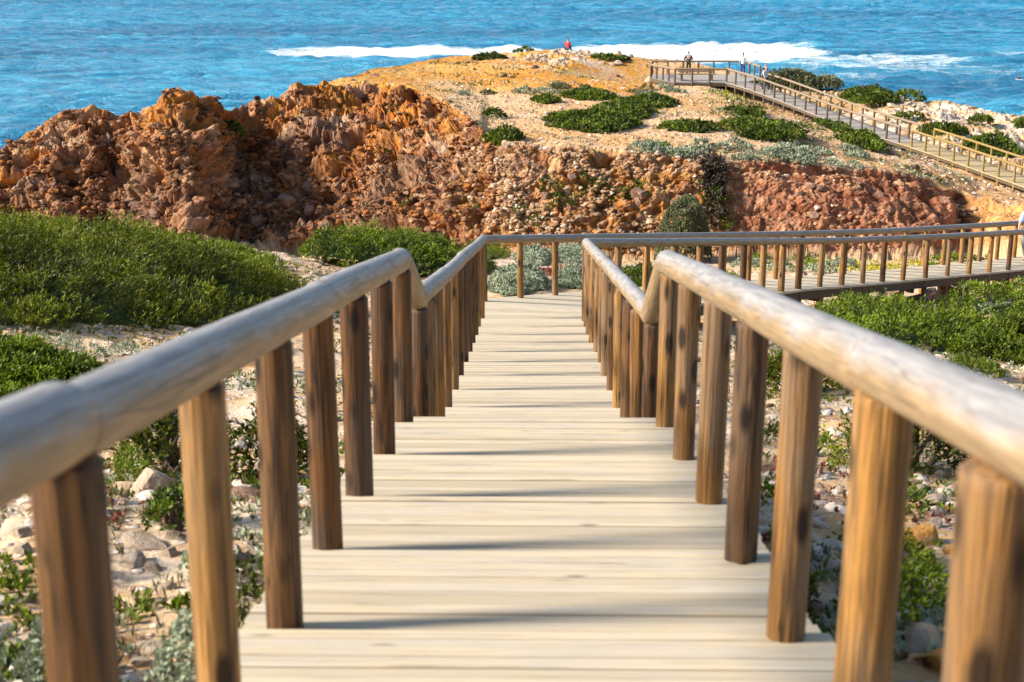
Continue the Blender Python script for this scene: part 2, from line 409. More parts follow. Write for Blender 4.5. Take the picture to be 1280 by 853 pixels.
# ------------------------------------------------------------------ SETTING: headland (one sheet: gully floor, cliff face, plateau, back slope)
# column: image x | base (y,d) | lower face (y,d) | upper face (y,d) | cliff edge (y,d) | plateau (y,d) | skyline (y,d); None = ridge whose back falls to the sea
HC = [
 (-700, (350, 62), (345, 64), (338, 66), (335, 68), None, None),
 (-320, (330, 66), (318, 67.5), (300, 69), (292, 71), None, None),
 (-120, (310, 70), (280, 71.5), (250, 73), (236, 75), None, None),
 (-20, (306, 71), (262, 72.5), (222, 74), (200, 76.5), None, None),
 (8, (305, 71), (258, 73), (215, 74), (190, 77), None, None),
 (21, (305, 71), (255, 73), (210, 74.5), (182, 77), None, None),
 (36, (305, 71), (252, 73), (205, 75), (168, 77.5), None, None),
 (70, (305, 71), (250, 73), (190, 75.5), (143, 78), None, None),
 (112, (305, 71.5), (250, 73.5), (185, 76), (129, 78.5), None, None),
 (136, (305, 71.5), (250, 74), (190, 77), (140, 79), None, None),
 (165, (305, 70), (250, 72.5), (190, 76), (140, 79), None, None),
 (192, (305, 68.5), (245, 70.5), (185, 73.5), (134, 77), None, None),
 (211, (305, 68), (240, 70), (170, 72.5), (115, 76), None, None),
 (229, (305, 68), (240, 70), (172, 72.5), (117, 76), None, None),
 (247, (305, 68.5), (242, 71), (175, 73.5), (124, 77), None, None),
 (267, (305, 69.5), (245, 73), (180, 76), (120, 78.5), None, None),
 (282, (305, 71), (248, 75), (190, 78), (133, 80), None, None),
 (302, (305, 72), (250, 77), (195, 80), (141, 83), None, None),
 (323, (305, 72), (250, 77), (190, 80), (135, 84), None, None),
 (362, (305, 71), (245, 75), (178, 79), (121, 85), None, None),
 (374, (305, 71), (243, 75), (172, 79), (109, 86), (111, 89), (120, 93)),
 (430, (306, 70), (240, 74), (165, 79), (106, 87), (100, 92), (97, 96)),
 (465, (308, 69), (238, 73), (165, 78.5), (105, 87.5), (93, 97), (87, 103)),
 (508, (310, 68), (235, 71.5), (165, 77), (109, 86), (95, 97.5), (81, 108)),
 (554, (312, 66.5), (235, 69.5), (175, 74), (126, 80), (97, 97), (74, 112)),
 (573, (313, 66), (238, 68.5), (182, 72), (138, 77), (100, 95), (72, 113)),
 (601, (314, 65.5), (243, 67.3), (198, 69.5), (160, 72), (105, 93), (69, 114)),
 (610, (315, 65.2), (245, 66.8), (205, 68), (176, 69.5), (108, 92), (68, 114)),
 (633, (316, 65), (248, 66.2), (210, 67.2), (181, 68.3), (110, 91), (67, 115)),
 (705, (317, 64.5), (250, 65.6), (214, 66.4), (187, 67.3), (115, 90), (66, 115)),
 (760, (317, 64.5), (250, 65.6), (217, 66.4), (191, 67.3), (118, 89), (69, 114)),
 (860, (317, 64.2), (252, 65.5), (220, 66.3), (194, 67.3), (125, 87), (78, 112)),
 (909, (316, 63.8), (255, 65.3), (224, 66.4), (199, 67.4), (130, 86), (88, 108)),
 (987, (315, 63.4), (258, 65.2), (230, 66.6), (205, 67.8), (150, 84), (103, 104)),
 (1062, (314, 63.2), (260, 65.2), (235, 66.8), (210, 68.2), (170, 82), (118, 100)),
 (1137, (313, 63.6), (265, 65.8), (242, 67.4), (217, 69.2), (187, 80), (128, 97)),
 (1175, (312, 64.5), (270, 66.8), (250, 68.4), (228, 70.3), (198, 79), (133, 96)),
 (1205, (311, 66), (278, 68.2), (260, 69.2), (239, 70.6), (210, 78), (139, 95)),
 (1224, (309, 65), (285, 67.2), (268, 68.6), (250, 70.4), (217, 77.5), (142, 94.5)),
 (1245, (306, 60), (284, 64), (268, 67.5), (253, 70), (224, 77), (146, 93.5)),
 (1280, (306, 56), (286, 60), (272, 65), (258, 69), (236, 76), (151, 92)),
 (1400, (312, 50), (300, 55), (290, 60), (280, 66), (266, 72), (172, 88)),
 (1800, (330, 46), (325, 50), (320, 54), (312, 58), (300, 64), (235, 78)),
 (2300, (350, 44), (345, 47), (340, 50), (335, 54), (330, 60), (280, 70)),
]
HEAD = {}
def build_headland():
    cu = np.array([c[0] for c in HC], float)
    def tab(i, fallback):
        y = []; d = []
        for c in HC:
            p = c[i] if c[i] is not None else fallback(c)
            P = at(c[0], p[0], p[1]) if len(p) == 2 else None
            y.append(P[2] if P is not None else p[2]); d.append(p[1])
        return np.array(y), np.array(d)
    def back1(c):
        P = at(c[0], *c[4]); return (0, c[4][1] + 4.0, P[2] - 2.2)
    def back2(c):
        P = at(c[0], *c[4]); return (0, c[4][1] + 11.0, P[2] - 8.0)
    tabs = [tab(i, [None, None, None, None, None, back1, back2][i]) for i in range(1, 5)] + [tab(5, back1), tab(6, back2)]
    us = np.concatenate([np.linspace(-700, -50, 70)[:-1], np.arange(-50, 1330, 1.28), np.linspace(1332, 2300, 110)])
    ker = np.exp(-np.linspace(-2, 2, 9) ** 2); ker /= ker.sum()
    def sm(a):
        v = np.interp(us, cu, a); return np.convolve(np.pad(v, 4, mode='edge'), ker, 'valid')
    Zs = [sm(z) for z, d in tabs]; Ds = [sm(d) for z, d in tabs]
    # extra rows: floor towards the camera, foot under it, back slope into the sea
    f0z = Zs[0] - 1.0; f0d = Ds[0] - 7; f1z = np.minimum(Zs[0] - 7, -20); f1d = Ds[0] - 14
    left = sst(-60, -260, us); f1z = f1z * (1 - left) + -33 * left
    bz = np.full_like(us, SEA_Z - 3); bd = Ds[5] + 22; b0z = Zs[5] - 3.0; b0d = Ds[5] + 4
    ZZ = [f1z, f0z] + Zs + [b0z, bz]; DD = [f1d, f0d] + Ds + [b0d, bd]
    seg = [3, 8, 62, 52, 46, 62, 62, 10, 12]
    rowsZ = []; rowsD = []; face = []; plat = []; tt = []
    for k, n in enumerate(seg):
        for i in range(n):
            t = i / n
            rowsZ.append(ZZ[k] * (1 - t) + ZZ[k + 1] * t); rowsD.append(DD[k] * (1 - t) + DD[k + 1] * t)
            face.append(1.0 if 2 <= k <= 4 else (0.0 if k > 4 else .5)); tt.append(k + t)
    rowsZ.append(ZZ[-1]); rowsD.append(DD[-1]); face.append(0.0); tt.append(float(len(seg)))
    Z = np.array(rowsZ); D = np.array(rowsD); nr, nc = Z.shape
    T = np.repeat(np.array(tt)[:, None], nc, 1)
    U = np.repeat(us[None], nr, 0)
    # plan position: along the bearing of each column
    rr = _fw[None] + _rt[None] * ((us - 640) / F)[:, None]
    # bearing at mid frame height (y about 200)
    rr = rr - _up[None] * ((200 - 426.5) / F)
    X = (rr[:, 0] / rr[:, 1])[None] * D
    # bearing depends slightly on the elevation: correct so that points keep their image column
    for _ in range(3):
        P = np.stack([X, D, Z], -1); w = P @ _fw; u = 640 + F * (P @ _rt) / w
        X = X + (U - u) / F * w
    sm_face = np.array(face)
    sm_face = np.convolve(np.pad(sm_face, 6, mode='edge'), np.ones(13) / 13, 'valid')
    FA = np.repeat(sm_face[:, None], nc, 1)
    P = np.stack([X, D, Z], -1)
    du = np.gradient(P, axis=1); dv = np.gradient(P, axis=0)
    N = np.cross(du, dv); N /= np.linalg.norm(N, axis=-1, keepdims=True) + 1e-9
    def blur(A, n, ax):
        k = np.exp(-np.linspace(-2, 2, 2 * n + 1) ** 2); k /= k.sum()
        return np.apply_along_axis(lambda r: np.convolve(np.pad(r, n, mode='edge'), k, 'valid'), ax, A)
    N = blur(blur(N, 14, 0), 45, 1)
    for k in range(3): # smooth normals along rows
        N[1:-1] = (N[:-2] + N[1:-1] * 2 + N[2:]) / 4
    N /= np.linalg.norm(N, axis=-1, keepdims=True) + 1e-9
    x, y, z = P[..., 0].ravel(), P[..., 1].ravel(), P[..., 2].ravel()
    fa = FA.ravel(); u = U.ravel(); t = T.ravel()
    lw = 1 - sst(540, 640, u)                            # rugged left half
    rw = sst(860, 930, u)
    big = fbm(x / 5.0, y / 5.0, z / 3.4, 4, 21)
    rid = 1 - np.abs(fbm(x / 3.2, y / 3.2, z / 2.4, 4, 40)) * 2
    med = fbm(x / 1.1, y / 1.1, z / .9, 4, 60, .6)
    fin = fbm(x / .28, y / .28, z / .25, 3, 80, .6)
    # warped boulders and cobbles
    wx = x + .35 * fbm(x / .9, y / .9, z / .9, 2, 90); wz = z + .25 * fbm(x / .8, y / .8, z / .8, 2, 93)
    b1, b2, bid = worley(wx / 1.25, y / 1.5, wz / .95, 100)
    c1, c2, cid = worley(wx / .50, y / .50, wz / .40, 120)
    d1, d2, did = worley(x / .23, y / .23, z / .19, 140)
    boul = np.sqrt(np.clip(1 - (b1 / .75) ** 2, 0, 1)); cob = np.sqrt(np.clip(1 - (c1 / .55) ** 2, 0, 1)); peb = np.sqrt(np.clip(1 - (d1 / .55) ** 2, 0, 1))
    fa1, fi1 = facet(wx / 1.5, y / 1.7, wz / 1.0, 600, .7, .8); fa2, fi2 = facet(wx / .62, y / .70, wz / .46, 620, .7, .8); fa3, fi3 = facet(x / .26, y / .26, z / .2, 640, 1.2, .6)
    bm = sst(-.15, .25, fbm(x / 4, y / 4, z / 3, 2, 150) + .25 * lw - .1)     # where boulders are exposed
    cm = (cid > .45) * sst(-.45, .05, fbm(x / 2.2, y / 2.2, z / 2, 2, 160) + .15)
    pm = (did > .45).astype(float)
    edge = np.exp(-((t - 5) / .5) ** 2)
    crk = np.abs(fbm(wx / 1.9, y / 1.9, wz / 1.5, 3, 700)); crk2 = np.abs(fbm(wx / .7, y / .7, wz / .6, 3, 720))
    crack = np.exp(-(crk / .08) ** 2) * .42 + np.exp(-(crk2 / .09) ** 2) * .16
    h1, h2_, hid = worley(wx / 1.7, y / 1.7, wz / 1.2, 740)
    hollow = (hid > .72) * sst(.62, .15, h1) * (.55 + .4 * lw) * (1 - rw)
    strata = (np.abs(((z + .35 * fbm(x / 3, y / 3, 0, 3, 750) + .12 * x) / .72) % 1 - .5) - .25) * (.10 + .38 * lw)
    gully = (1 - np.abs(fbm(x / 1.5 + .3 * fbm(x, z, 0, 2, 761), 0 * z, z / 9, 3, 760)) * 2.2)
    lip = np.exp(-((t - 4.62) / .16) ** 2) * rw
    mass = fbm(x / 2.6, y / 3.2, z / 2.6, 2, 770)
    disp_face = lw * .5 * np.sign(mass) * np.abs(mass) ** .7 + strata * .7 - hollow - rw * (np.clip(gully, 0, 1) ** 3 * .16 + lip * .4) - crack * (.25 + .75 * lw) * (1 - .6 * rw) + lw * (big * 1.0 + (rid - .4) * .6) + (1 - lw) * (big * .6 + (rid - .4) * .35) + med * (.40 + .02 * lw) \
        + fa1 * (.18 + .10 * lw) + fa2 * (.15 + .02 * lw) * (1 - .35 * rw) + fa3 * (.045 + .02 * lw) \
        + boul * bm * (.12 + .16 * lw) * (1 - .6 * rw) + cob * cm * .10 * (1 - .5 * lw) * (1 - .6 * rw) + peb * pm * .05 * (1 - lw) + fin * .05
    fade_right = 1 - .4 * sst(1215, 1250, u)
    disp = disp_face * fa * fade_right
    plm = (1 - fa) * (t > 4.5)
    pl_rock = sst(1010, 1080, u) * sst(5.9, 6.3, t) + np.exp(-((u - 700) / 75) ** 2) * sst(6.35, 6.75, t) * (t < 7.6)
    pl_rock = np.clip(pl_rock, 0, 1)
    disp = disp + plm * (fbm(x / 4, y / 4, 0, 3, 170) * .22 + med * .05 + fin * .025 + cob * (cid > .62) * .06 + pl_rock * (boul * .28 + med * .22 + cob * .10))
    cave = np.exp(-(((u - 546) / 11) ** 2 + ((t - 4.68) / .11) ** 2)) * 3.6 + np.exp(-(((u - 515) / 9) ** 2 + ((t - 4.82) / .09) ** 2)) * 1.3 \
        + np.exp(-(((u - 140) / 16) ** 2 + ((t - 3.55) / .18) ** 2)) * 1.8 + np.exp(-(((u - 1206) / 10) ** 2)) * fa * .8 + np.exp(-(((u - 300) / 10) ** 2)) * fa * .5
    Nf = N.reshape(-1, 3)
    V = P.reshape(-1, 3) + Nf * disp[:, None]
    V[:, 1] += cave; V[:, 2] -= cave * .12
    V[:, 2] += np.where(t < 2, 0, 0)
    # the ground keeps clear of the far boardwalk and its platform
    q = V[:, :2] - A0[None]; sA_ = q @ dirv; oA = q @ nrm
    capz = np.interp(sA_, np.linspace(0, LT, 60), zs_) - np.interp(sA_, [0, 14, 21], [1.05, .75, .35]) + .35 * np.maximum(np.abs(oA - .7) - 1.2, 0)
    m_ = (sA_ > -1) & (sA_ < LT) & (np.abs(oA - .7) < 4) & (t > 5)
    V[:, 2] = np.where(m_, np.minimum(V[:, 2], capz), V[:, 2])
    dp = np.hypot((V[:, 0] - 12) / 1.3, V[:, 1] - 101.5); cap2 = zs_[0] - .75 + .022 * dp ** 2
    V[:, 2] = np.where((dp < 9) & (t > 5), np.minimum(V[:, 2], cap2), V[:, 2])
    # ---- albedo (earth, stones, sand as they are coloured themselves)
    def C(r, g, b): return np.array([r, g, b])[None]
    def mixc(a, b, f): return a * (1 - f[:, None]) + b * f[:, None]
    n1 = fbm(x / 3, y / 3, z / 2.2, 4, 200); n2 = fbm(x / .9, y / .9, z / .7, 3, 210)
    orange = mixc(C(.32, .098, .014), C(.46, .185, .032), sst(-.3, .4, n2))
    purple = mixc(C(.105, .037, .013), C(.22, .09, .038), sst(-.4, .4, n2 + (fi2 - .5)))
    red = mixc(C(.25, .088, .042), C(.41, .19, .10), sst(-.4, .4, n2))
    tan = mixc(C(.31, .115, .026), C(.44, .22, .075), sst(-.3, .5, n2))
    tf = np.clip((t - 2) / 3, 0, 1)
    wo = sst(-.2, .25, n1 + (tf - .55) * .9 + .14)
    left_c = mixc(purple + 0 * orange, orange, wo)
    col = mixc(left_c, tan, sst(520, 600, u + n1 * 40))
    col = mixc(col, red, sst(850, 940, u + n1 * 40) * (1 - sst(1195, 1235, u)))
    col = mixc(col, C(.56, .27, .09), sst(1200, 1240, u))
    def stones(col, mask, idv, amt):
        pal = np.array([[.34, .22, .15], [.46, .31, .17], [.22, .12, .085], [.54, .42, .30], [.30, .18, .12], [.42, .21, .10]])
        k = np.minimum((idv * 997 % 1 * len(pal)).astype(int), len(pal) - 1)
        return mixc(col, pal[k], np.clip(mask * amt, 0, 1))
    col = stones(col, sst(.25, .6, boul) * bm * (1 - rw), bid, .55)
    col = mixc(col, mixc(C(.15, .075, .045), C(.32, .175, .10), np.clip(fi1 * .5 + fi2 * .5, 0, 1) ** 1.3), np.clip(sst(.1, .5, fi1 + n1 * .6) * lw * (1 - sst(.4, .7, tf + n1 * .3)), 0, 1) * .75)
    col = col * (1 + (.45 * (fi2 - .5) + .35 * (fi3 - .5)) * fa)[:, None]
    col = stones(col, sst(.3, .7, cob) * cm, cid, .62 - .35 * lw - .42 * rw)
    col = stones(col, sst(.3, .7, peb) * pm, did, .5 * (1 - .6 * lw) * (1 - .5 * rw))
    # plateau
    sandy = mixc(C(.70, .445, .245), C(.62, .33, .12), sst(-.3, .4, n1))
    osand = mixc(C(.60, .26, .038), C(.64, .345, .085), sst(-.35, .35, n1))
    fo = sst(5.75, 6.05, t + n1 * .12) * (1 - sst(790, 850, u)) + (1 - sst(500, 580, u)) 
    pc = mixc(sandy, osand, np.clip(fo, 0, 1))
    pc = mixc(pc, C(.52, .30, .13), sst(820, 900, u) * sst(-.1, .35, n1) * .7)
    pale = mixc(C(.52, .42, .32), C(.66, .58, .49), sst(-.3, .3, n2))
    pc = mixc(pc, pale, np.clip(pl_rock * sst(-.2, .25, n2 + .1), 0, 1) * .75)
    pc = stones(pc, sst(.3, .7, cob) * (cid > .62), cid, .6)
    pc = stones(pc, sst(.3, .7, peb) * (did > .8), did, .6)
    ple = sst(4.93, 5.06, t + n2 * .05)
    col = mixc(col, pc, ple)
    col = mixc(C(.52, .36, .20) + 0 * col, col, sst(1.8, 2.1, t))
    o = link('headland', mesh_np('headland', V, grid_faces(nr, nc), M['cliff'], False, col))
    tag(o, 'orange and red conglomerate headland with a flat sandy top', kind='structure')
    pu, pv = project(V)
    ok = (t > 2.0) & (t < 7.05)
    HEAD['V'] = V[ok]; HEAD['u'] = pu[ok]; HEAD['v'] = pv[ok]; HEAD['t'] = t[ok]; HEAD['N'] = Nf[ok]
    HEAD['pl'] = t[ok] > 4.95
build_headland()
def hhit(u, v, plateau=True):
    s = (HEAD['u'] - u) ** 2 + (HEAD['v'] - v) ** 2
    if plateau: s = np.where(HEAD['pl'], s, 1e9)
    k = np.argmin(s)
    return HEAD['V'][k].copy()

# ------------------------------------------------------------------ SETTING: sea
def build_sea():
    xs = np.concatenate([-np.geomspace(30000, 340, 26)[:-1], np.arange(-330, 350, 1.3), np.geomspace(355, 30000, 26)])
    ys = [60.0]
    while ys[-1] < 760: ys.append(ys[-1] + (.85 if ys[-1] < 300 else .85 + (ys[-1] - 300) * .0028))
    ys = np.concatenate([[-3000, -600, -100, 0], ys, np.geomspace(775, 45000, 34)])
    X, Y = np.meshgrid(xs, ys)
    Z = np.zeros_like(X)
    rg = np.random.default_rng(5)
    fade = np.exp(-np.maximum(np.abs(X) - 330, 0) / 200) * np.exp(-np.maximum(Y - 760, 0) / 300)
    wp = 18 * fbm(X / 90, Y / 60, 0, 3, 300)
    for lam, amp in [(46, .32), (33, .22), (24, .16)]:
        a = R(rg.uniform(-100, -80)); k = 2 * math.pi / lam
        ph = k * (X * math.cos(a) + (Y + wp) * math.sin(a)) + rg.uniform(0, 6.28)
        Z += amp * (np.exp(np.sin(ph) * .9) - 1.2) * .8 * (.55 + .9 * np.clip(fbm(X / 70, Y / 40, 0, 2, 310 + int(lam)) + .25, 0, 1))
    for i in range(46):
        lam = rg.uniform(2.8, 7.5) if i > 12 else rg.uniform(7, 16); a = R(-90 + rg.normal(0, 38)); k = 2 * math.pi / lam
        Z += lam * .0115 * np.sin(k * (X * math.cos(a) + (Y + wp * .3) * math.sin(a)) + rg.uniform(0, 6.28))
    Z = SEA_Z + Z * fade
    # foam: a long broken white patch off the headland and thinner streaks to its right
    def at_sea(u, v):
        r = ray(u, v); return r * (SEA_Z / r[2])
    P = np.stack([X, Y, np.full_like(X, SEA_Z)], -1); w = P @ _fw
    pu = 640 + F * (P @ _rt) / np.where(w > 1, w, 1e9); pv = 426.5 - F * (P @ _up) / np.where(w > 1, w, 1e9)
    foam = np.zeros_like(X)
    for (x0, x1, yc, hh, s) in [(330, 740, 67, 5.5, .92), (700, 1040, 68, 13, 1.05), (960, 1230, 78, 10, .56), (1080, 1330, 88, 7, .40), (880, 1150, 97, 6, .36), (1230, 1400, 66, 3, .42)]:
        xc = (x0 + x1) / 2; xh = (x1 - x0) / 2
        foam = np.maximum(foam, s * np.clip(1.25 - ((pu - xc) / xh) ** 4 * .9 - ((pv - yc) / hh) ** 2 * .8, 0, 1))
    foam *= (Y > 120)
    V = np.stack([X, Y, Z], -1).reshape(-1, 3)
    o = link('sea', mesh_np('sea', V, grid_faces(len(ys), len(xs)), M['sea'], True, None, {'foam': foam.ravel()}))
    tag(o, 'choppy blue sea with white foam beyond the headland', kind='structure')
build_sea()

# ------------------------------------------------------------------ logs
def log_mesh(name, L, r, mat, seed, sides=16, step=.14, cap=.012, wob=.035):
    n = max(4, int(L / step) + 1)
    zs = np.concatenate([[0, cap], np.linspace(cap + .02, L - cap - .02, n), [L - cap, L]])
    rs = np.concatenate([[r - cap, r], np.full(n, r), [r, r - cap]])
    a = np.linspace(0, 2 * math.pi, sides, endpoint=False)
    A, Zg = np.meshgrid(a, zs)
    nzv = fbm(np.cos(A) * .9 + seed * 3.1, np.sin(A) * .9 + seed, Zg * 1.1, 3, 400) * wob + fbm(Zg * .8 + seed, 0 * Zg, 0, 2, 410) * wob * .7
    rad = rs[:, None] * (1 + nzv)
    bend = fbm(zs * .5 + seed * 5, 0 * zs, 0, 2, 420) * r * .10
    X = np.cos(A) * rad + bend[:, None]; Y = np.sin(A) * rad
    V = np.stack([X, Y, Zg], -1).reshape(-1, 3)
    m = len(zs)
    i = np.arange(m - 1)[:, None] * sides; j = np.arange(sides)[None]; j2 = (j + 1) % sides
    q = np.stack([i + j, i + j2, i + sides + j2, i + sides + j], -1).reshape(-1, 4)
    V = np.concatenate([V, [[0, 0, 0], [bend[-1], 0, L]]])
    jj = np.arange(sides); b = (m - 1) * sides
    t1 = np.stack([np.full(sides, len(V) - 2), (jj + 1) % sides, jj], -1)
    t2 = np.stack([np.full(sides, len(V) - 1), b + jj, b + (jj + 1) % sides], -1)
    return mesh_np(name, V, [q, t1, t2], mat, True)
from mathutils import Vector
_ls = [0]
def post(parent, x, y, zb, zt, r=.062, mat=None, sides=16):
    _ls[0] += 1
    o = link('post', log_mesh('post', zt - zb, r * random.uniform(.89, 1.10), mat or M['post'], _ls[0], sides), parent, (x, y, zb))
    o.rotation_euler = (random.uniform(-.009, .009), random.uniform(-.009, .009), random.uniform(0, 6.28))
    return o
def rail(parent, p, q, r=.071, mat=None, ext=.015, sides=20):
    _ls[0] += 1
    p = Vector(p); q = Vector(q); t = (q - p).normalized(); p = p - t * ext; q = q + t * ext
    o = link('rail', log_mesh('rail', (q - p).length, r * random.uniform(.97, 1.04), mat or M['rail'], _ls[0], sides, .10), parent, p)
    o.rotation_mode = 'QUATERNION'
    o.rotation_quaternion = t.to_track_quat('Z', 'Y')
    return o
def interp_path(pts, n_or_step):
    pts = np.array(pts, float); seg = np.linalg.norm(np.diff(pts[:, :2], axis=0), axis=1); s = np.concatenate([[0], np.cumsum(seg)])
    return lambda t: np.array([np.interp(t, s, pts[:, k]) for k in range(3)]), s[-1]

# ------------------------------------------------------------------ THE NEAR BOARDWALK
W = .79
bw = empty('boardwalk', (0, 4, -2))
tag(bw, 'pale plank boardwalk stepping down through the foreground and turning right', 'boardwalk', 'boardwalks')
bw.location = (0, 0, 0)
edges = [(e, -(SL * e + 1.385)) for e in (-1.95, -.95, .05, 1.05, 2.05, 3.05, 4.05, 5.04, 6.0, 7.03, 8.1)]
edges.append((8.74, -3.005))
z0 = edges[-1][1]
for i in range(3): edges.append((8.74 + .33 * (i + 1), z0 - .19 * (i + 1)))
for e in (10.2, 11.3, 12.33, 13.43, 14.46, 15.6, 16.6, 17.5, 18.5, 19.6, 20.83): edges.append((e, -(.1686 * e + 2.069)))
ZP = -5.66
prev = -2.5
rg = random.Random(3)
for (e, z) in edges:
    mb = MB(); L = e - prev + .03      # each bay slopes and overhangs the next by 30 mm
    tsl = .148 if e - prev > .6 else 0.0
    n = max(2, round(L / .084)); w = L / n
    for i in range(n):
        y0 = prev + i * w + .0045; y1 = prev + (i + 1) * w - .0045
        xa = -.93 + rg.uniform(-.012, .012); xb = .93 + rg.uniform(-.012, .012); zz = z + (e - y1) * tsl + rg.uniform(-.004, .004); dz_ = (y1 - y0) * tsl; c = .004
        mb.v.append(np.array([(xa, y0, zz + dz_ - .04), (xb, y0, zz + dz_ - .04), (xb, y1, zz - .04), (xa, y1, zz - .04),
                              (xa, y0, zz + dz_ - c), (xb, y0, zz + dz_ - c), (xb, y1, zz - c), (xa, y1, zz - c),
                              (xa, y0 + c, zz + dz_), (xb, y0 + c, zz + dz_), (xb, y1 - c, zz), (xa, y1 - c, zz)]))
        q = np.array([[0, 3, 2, 1], [0, 1, 5, 4], [1, 2, 6, 5], [2, 3, 7, 6], [3, 0, 4, 7], [4, 5, 9, 8], [5, 6, 10, 9], [6, 7, 11, 10], [7, 4, 8, 11], [8, 9, 10, 11]])
        mb.f.append(q + mb.n); mb.n += 12
    mb.build('tread', M['plank'], bw)
    rb = MB(); rb.box((0, e - .06, z - .135), (1.78, .035, .185)); rb.build('riser', M['plank'], bw)
    prev = e
for sx in (-.66, .66):
    for (a, za, b, zb) in [(-2.5, .444 - 1.385, 8.7, -(SL * 8.7 + 1.385)), (8.7, -(SL * 8.7 + 1.385), 10.1, -3.82), (10.1, -3.82, 20.8, -5.60)]:
        sb = MB(); sb.bar((sx, a, za - .36), (sx, b, zb - .36), .07, .2); sb.build('stringer', M['beam'], bw)

# railing lines
def rz1(d): return -(SL * d + .391)
outer_pts = [(-.79, 22.3, -4.67)] + [tuple(atw(*p)) for p in ((912, 294.3, 29.8), (995, 293, 31.7), (1110, 289, 35.2), (1232, 282, 39), (1280, 278.5, 40.6))]
inner_pts = [(.80, 20.6, -4.36)] + [tuple(atw(*p)) for p in ((1007, 301.8, 29.5), (1124, 299, 33.2), (1276, 290.5, 37.4))]
for L_ in (outer_pts, inner_pts):
    a_, b_ = np.array(L_[-2]), np.array(L_[-1]); L_.append(tuple(b_ + (b_ - a_) / np.linalg.norm(b_ - a_) * 9))
fo, lo_ = interp_path(outer_pts, 1); fi, li_ = interp_path(inner_pts, 1)

# turned walkway deck: planks laid from rail to rail
mb = MB()
op = [(-.93, 20.86, ZP), (-.92, 22.3, ZP - .01)] + [(p[0], p[1], p[2] - 1.0) for p in outer_pts[1:]]
ip = [(.93, 20.86, ZP), (1.15, 21.4, ZP - .01)] + [(p[0], p[1], p[2] - 1.0) for p in inner_pts[1:]]
op = np.array(op); ip = np.array(ip)
# move edges outwards by .13
go, Lo = interp_path(op, 1); gi, Li = interp_path(ip, 1)
np_ = int(Lo / .135)
for i in range(np_):
    ta, tb = (i + .03) / np_, (i + .97) / np_
    quad = []
    for t in (ta, tb):
        a = go(t * Lo); b = gi(t * Li); dv = (b - a) / np.linalg.norm(b - a)
        wgt = min(1, t * Lo / 2.5); a = a - dv * (.13 * wgt + rg.uniform(-.01, .01)); b = b + dv * .13 * wgt
        quad.append((a, b))
    (a0, b0), (a1, b1) = quad
    dn = np.array([0, 0, -.045])
    mb.hexa([a0 + dn, b0 + dn, b1 + dn, a1 + dn, a0, b0, b1, a1])
mb.build('deck', M['plank'], bw)
for (g, LL) in ((go, Lo), (gi, Li)):
    sb = MB(); N_ = 14
    for i in range(N_):
        a = g(LL * (.04 + .96 * i / N_)); b = g(LL * (.04 + .96 * (i + 1) / N_)); a[2] -= .15; b[2] -= .15
        sb.bar(a, b, .08, .17)
    sb.build('stringer', M['beam'], bw)
for i in range(11):                         # short piles and cross beams that carry the turned walkway
    t = .2 + .78 * i / 10; a = go(t * Lo); b = gi(t * Li); sb = MB()
    sb.bar(a + np.array([0, 0, -.29]), b + np.array([0, 0, -.29]), .1, .1)
    sb.build('cross_beam', M['beam'], bw)

def railing(name, label, runs, group='log railings of the boardwalks'):
    r = empty(name); tag(r, label, 'railing', group); return r
LF = railing('log_railing', 'weathered log railing left of the foreground boardwalk, continuing beyond the turn as far rail', None)
RT = railing('log_railing', 'weathered log railing right of the foreground boardwalk, continuing beyond the turn as near rail', None)
def top_post(parent, x, y, zr):
    gz = float(ground_z(np.array([x]), np.array([y]))[0])
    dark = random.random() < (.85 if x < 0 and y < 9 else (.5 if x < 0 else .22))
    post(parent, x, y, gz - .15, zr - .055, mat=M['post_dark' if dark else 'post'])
near_posts = {-1: [-.8, .22, 1.21, 2.22, 3.22, 4.13, 5.11, 6.07, 7.13, 8.2], 1: [-.8, .2, 1.2, 2.2, 3.08, 4.03, 4.97, 5.98, 6.99, 8.03]}
low_posts = {-1: [9.45, 10.4, 11.4, 12.42, 13.52, 14.54, 15.68, 16.67, 17.57, 18.56, 19.66, 20.9], 1: [9.2, 10.15, 11.2, 12.4, 13.5, 14.6, 15.7, 16.75, 17.8, 18.8, 19.8]}
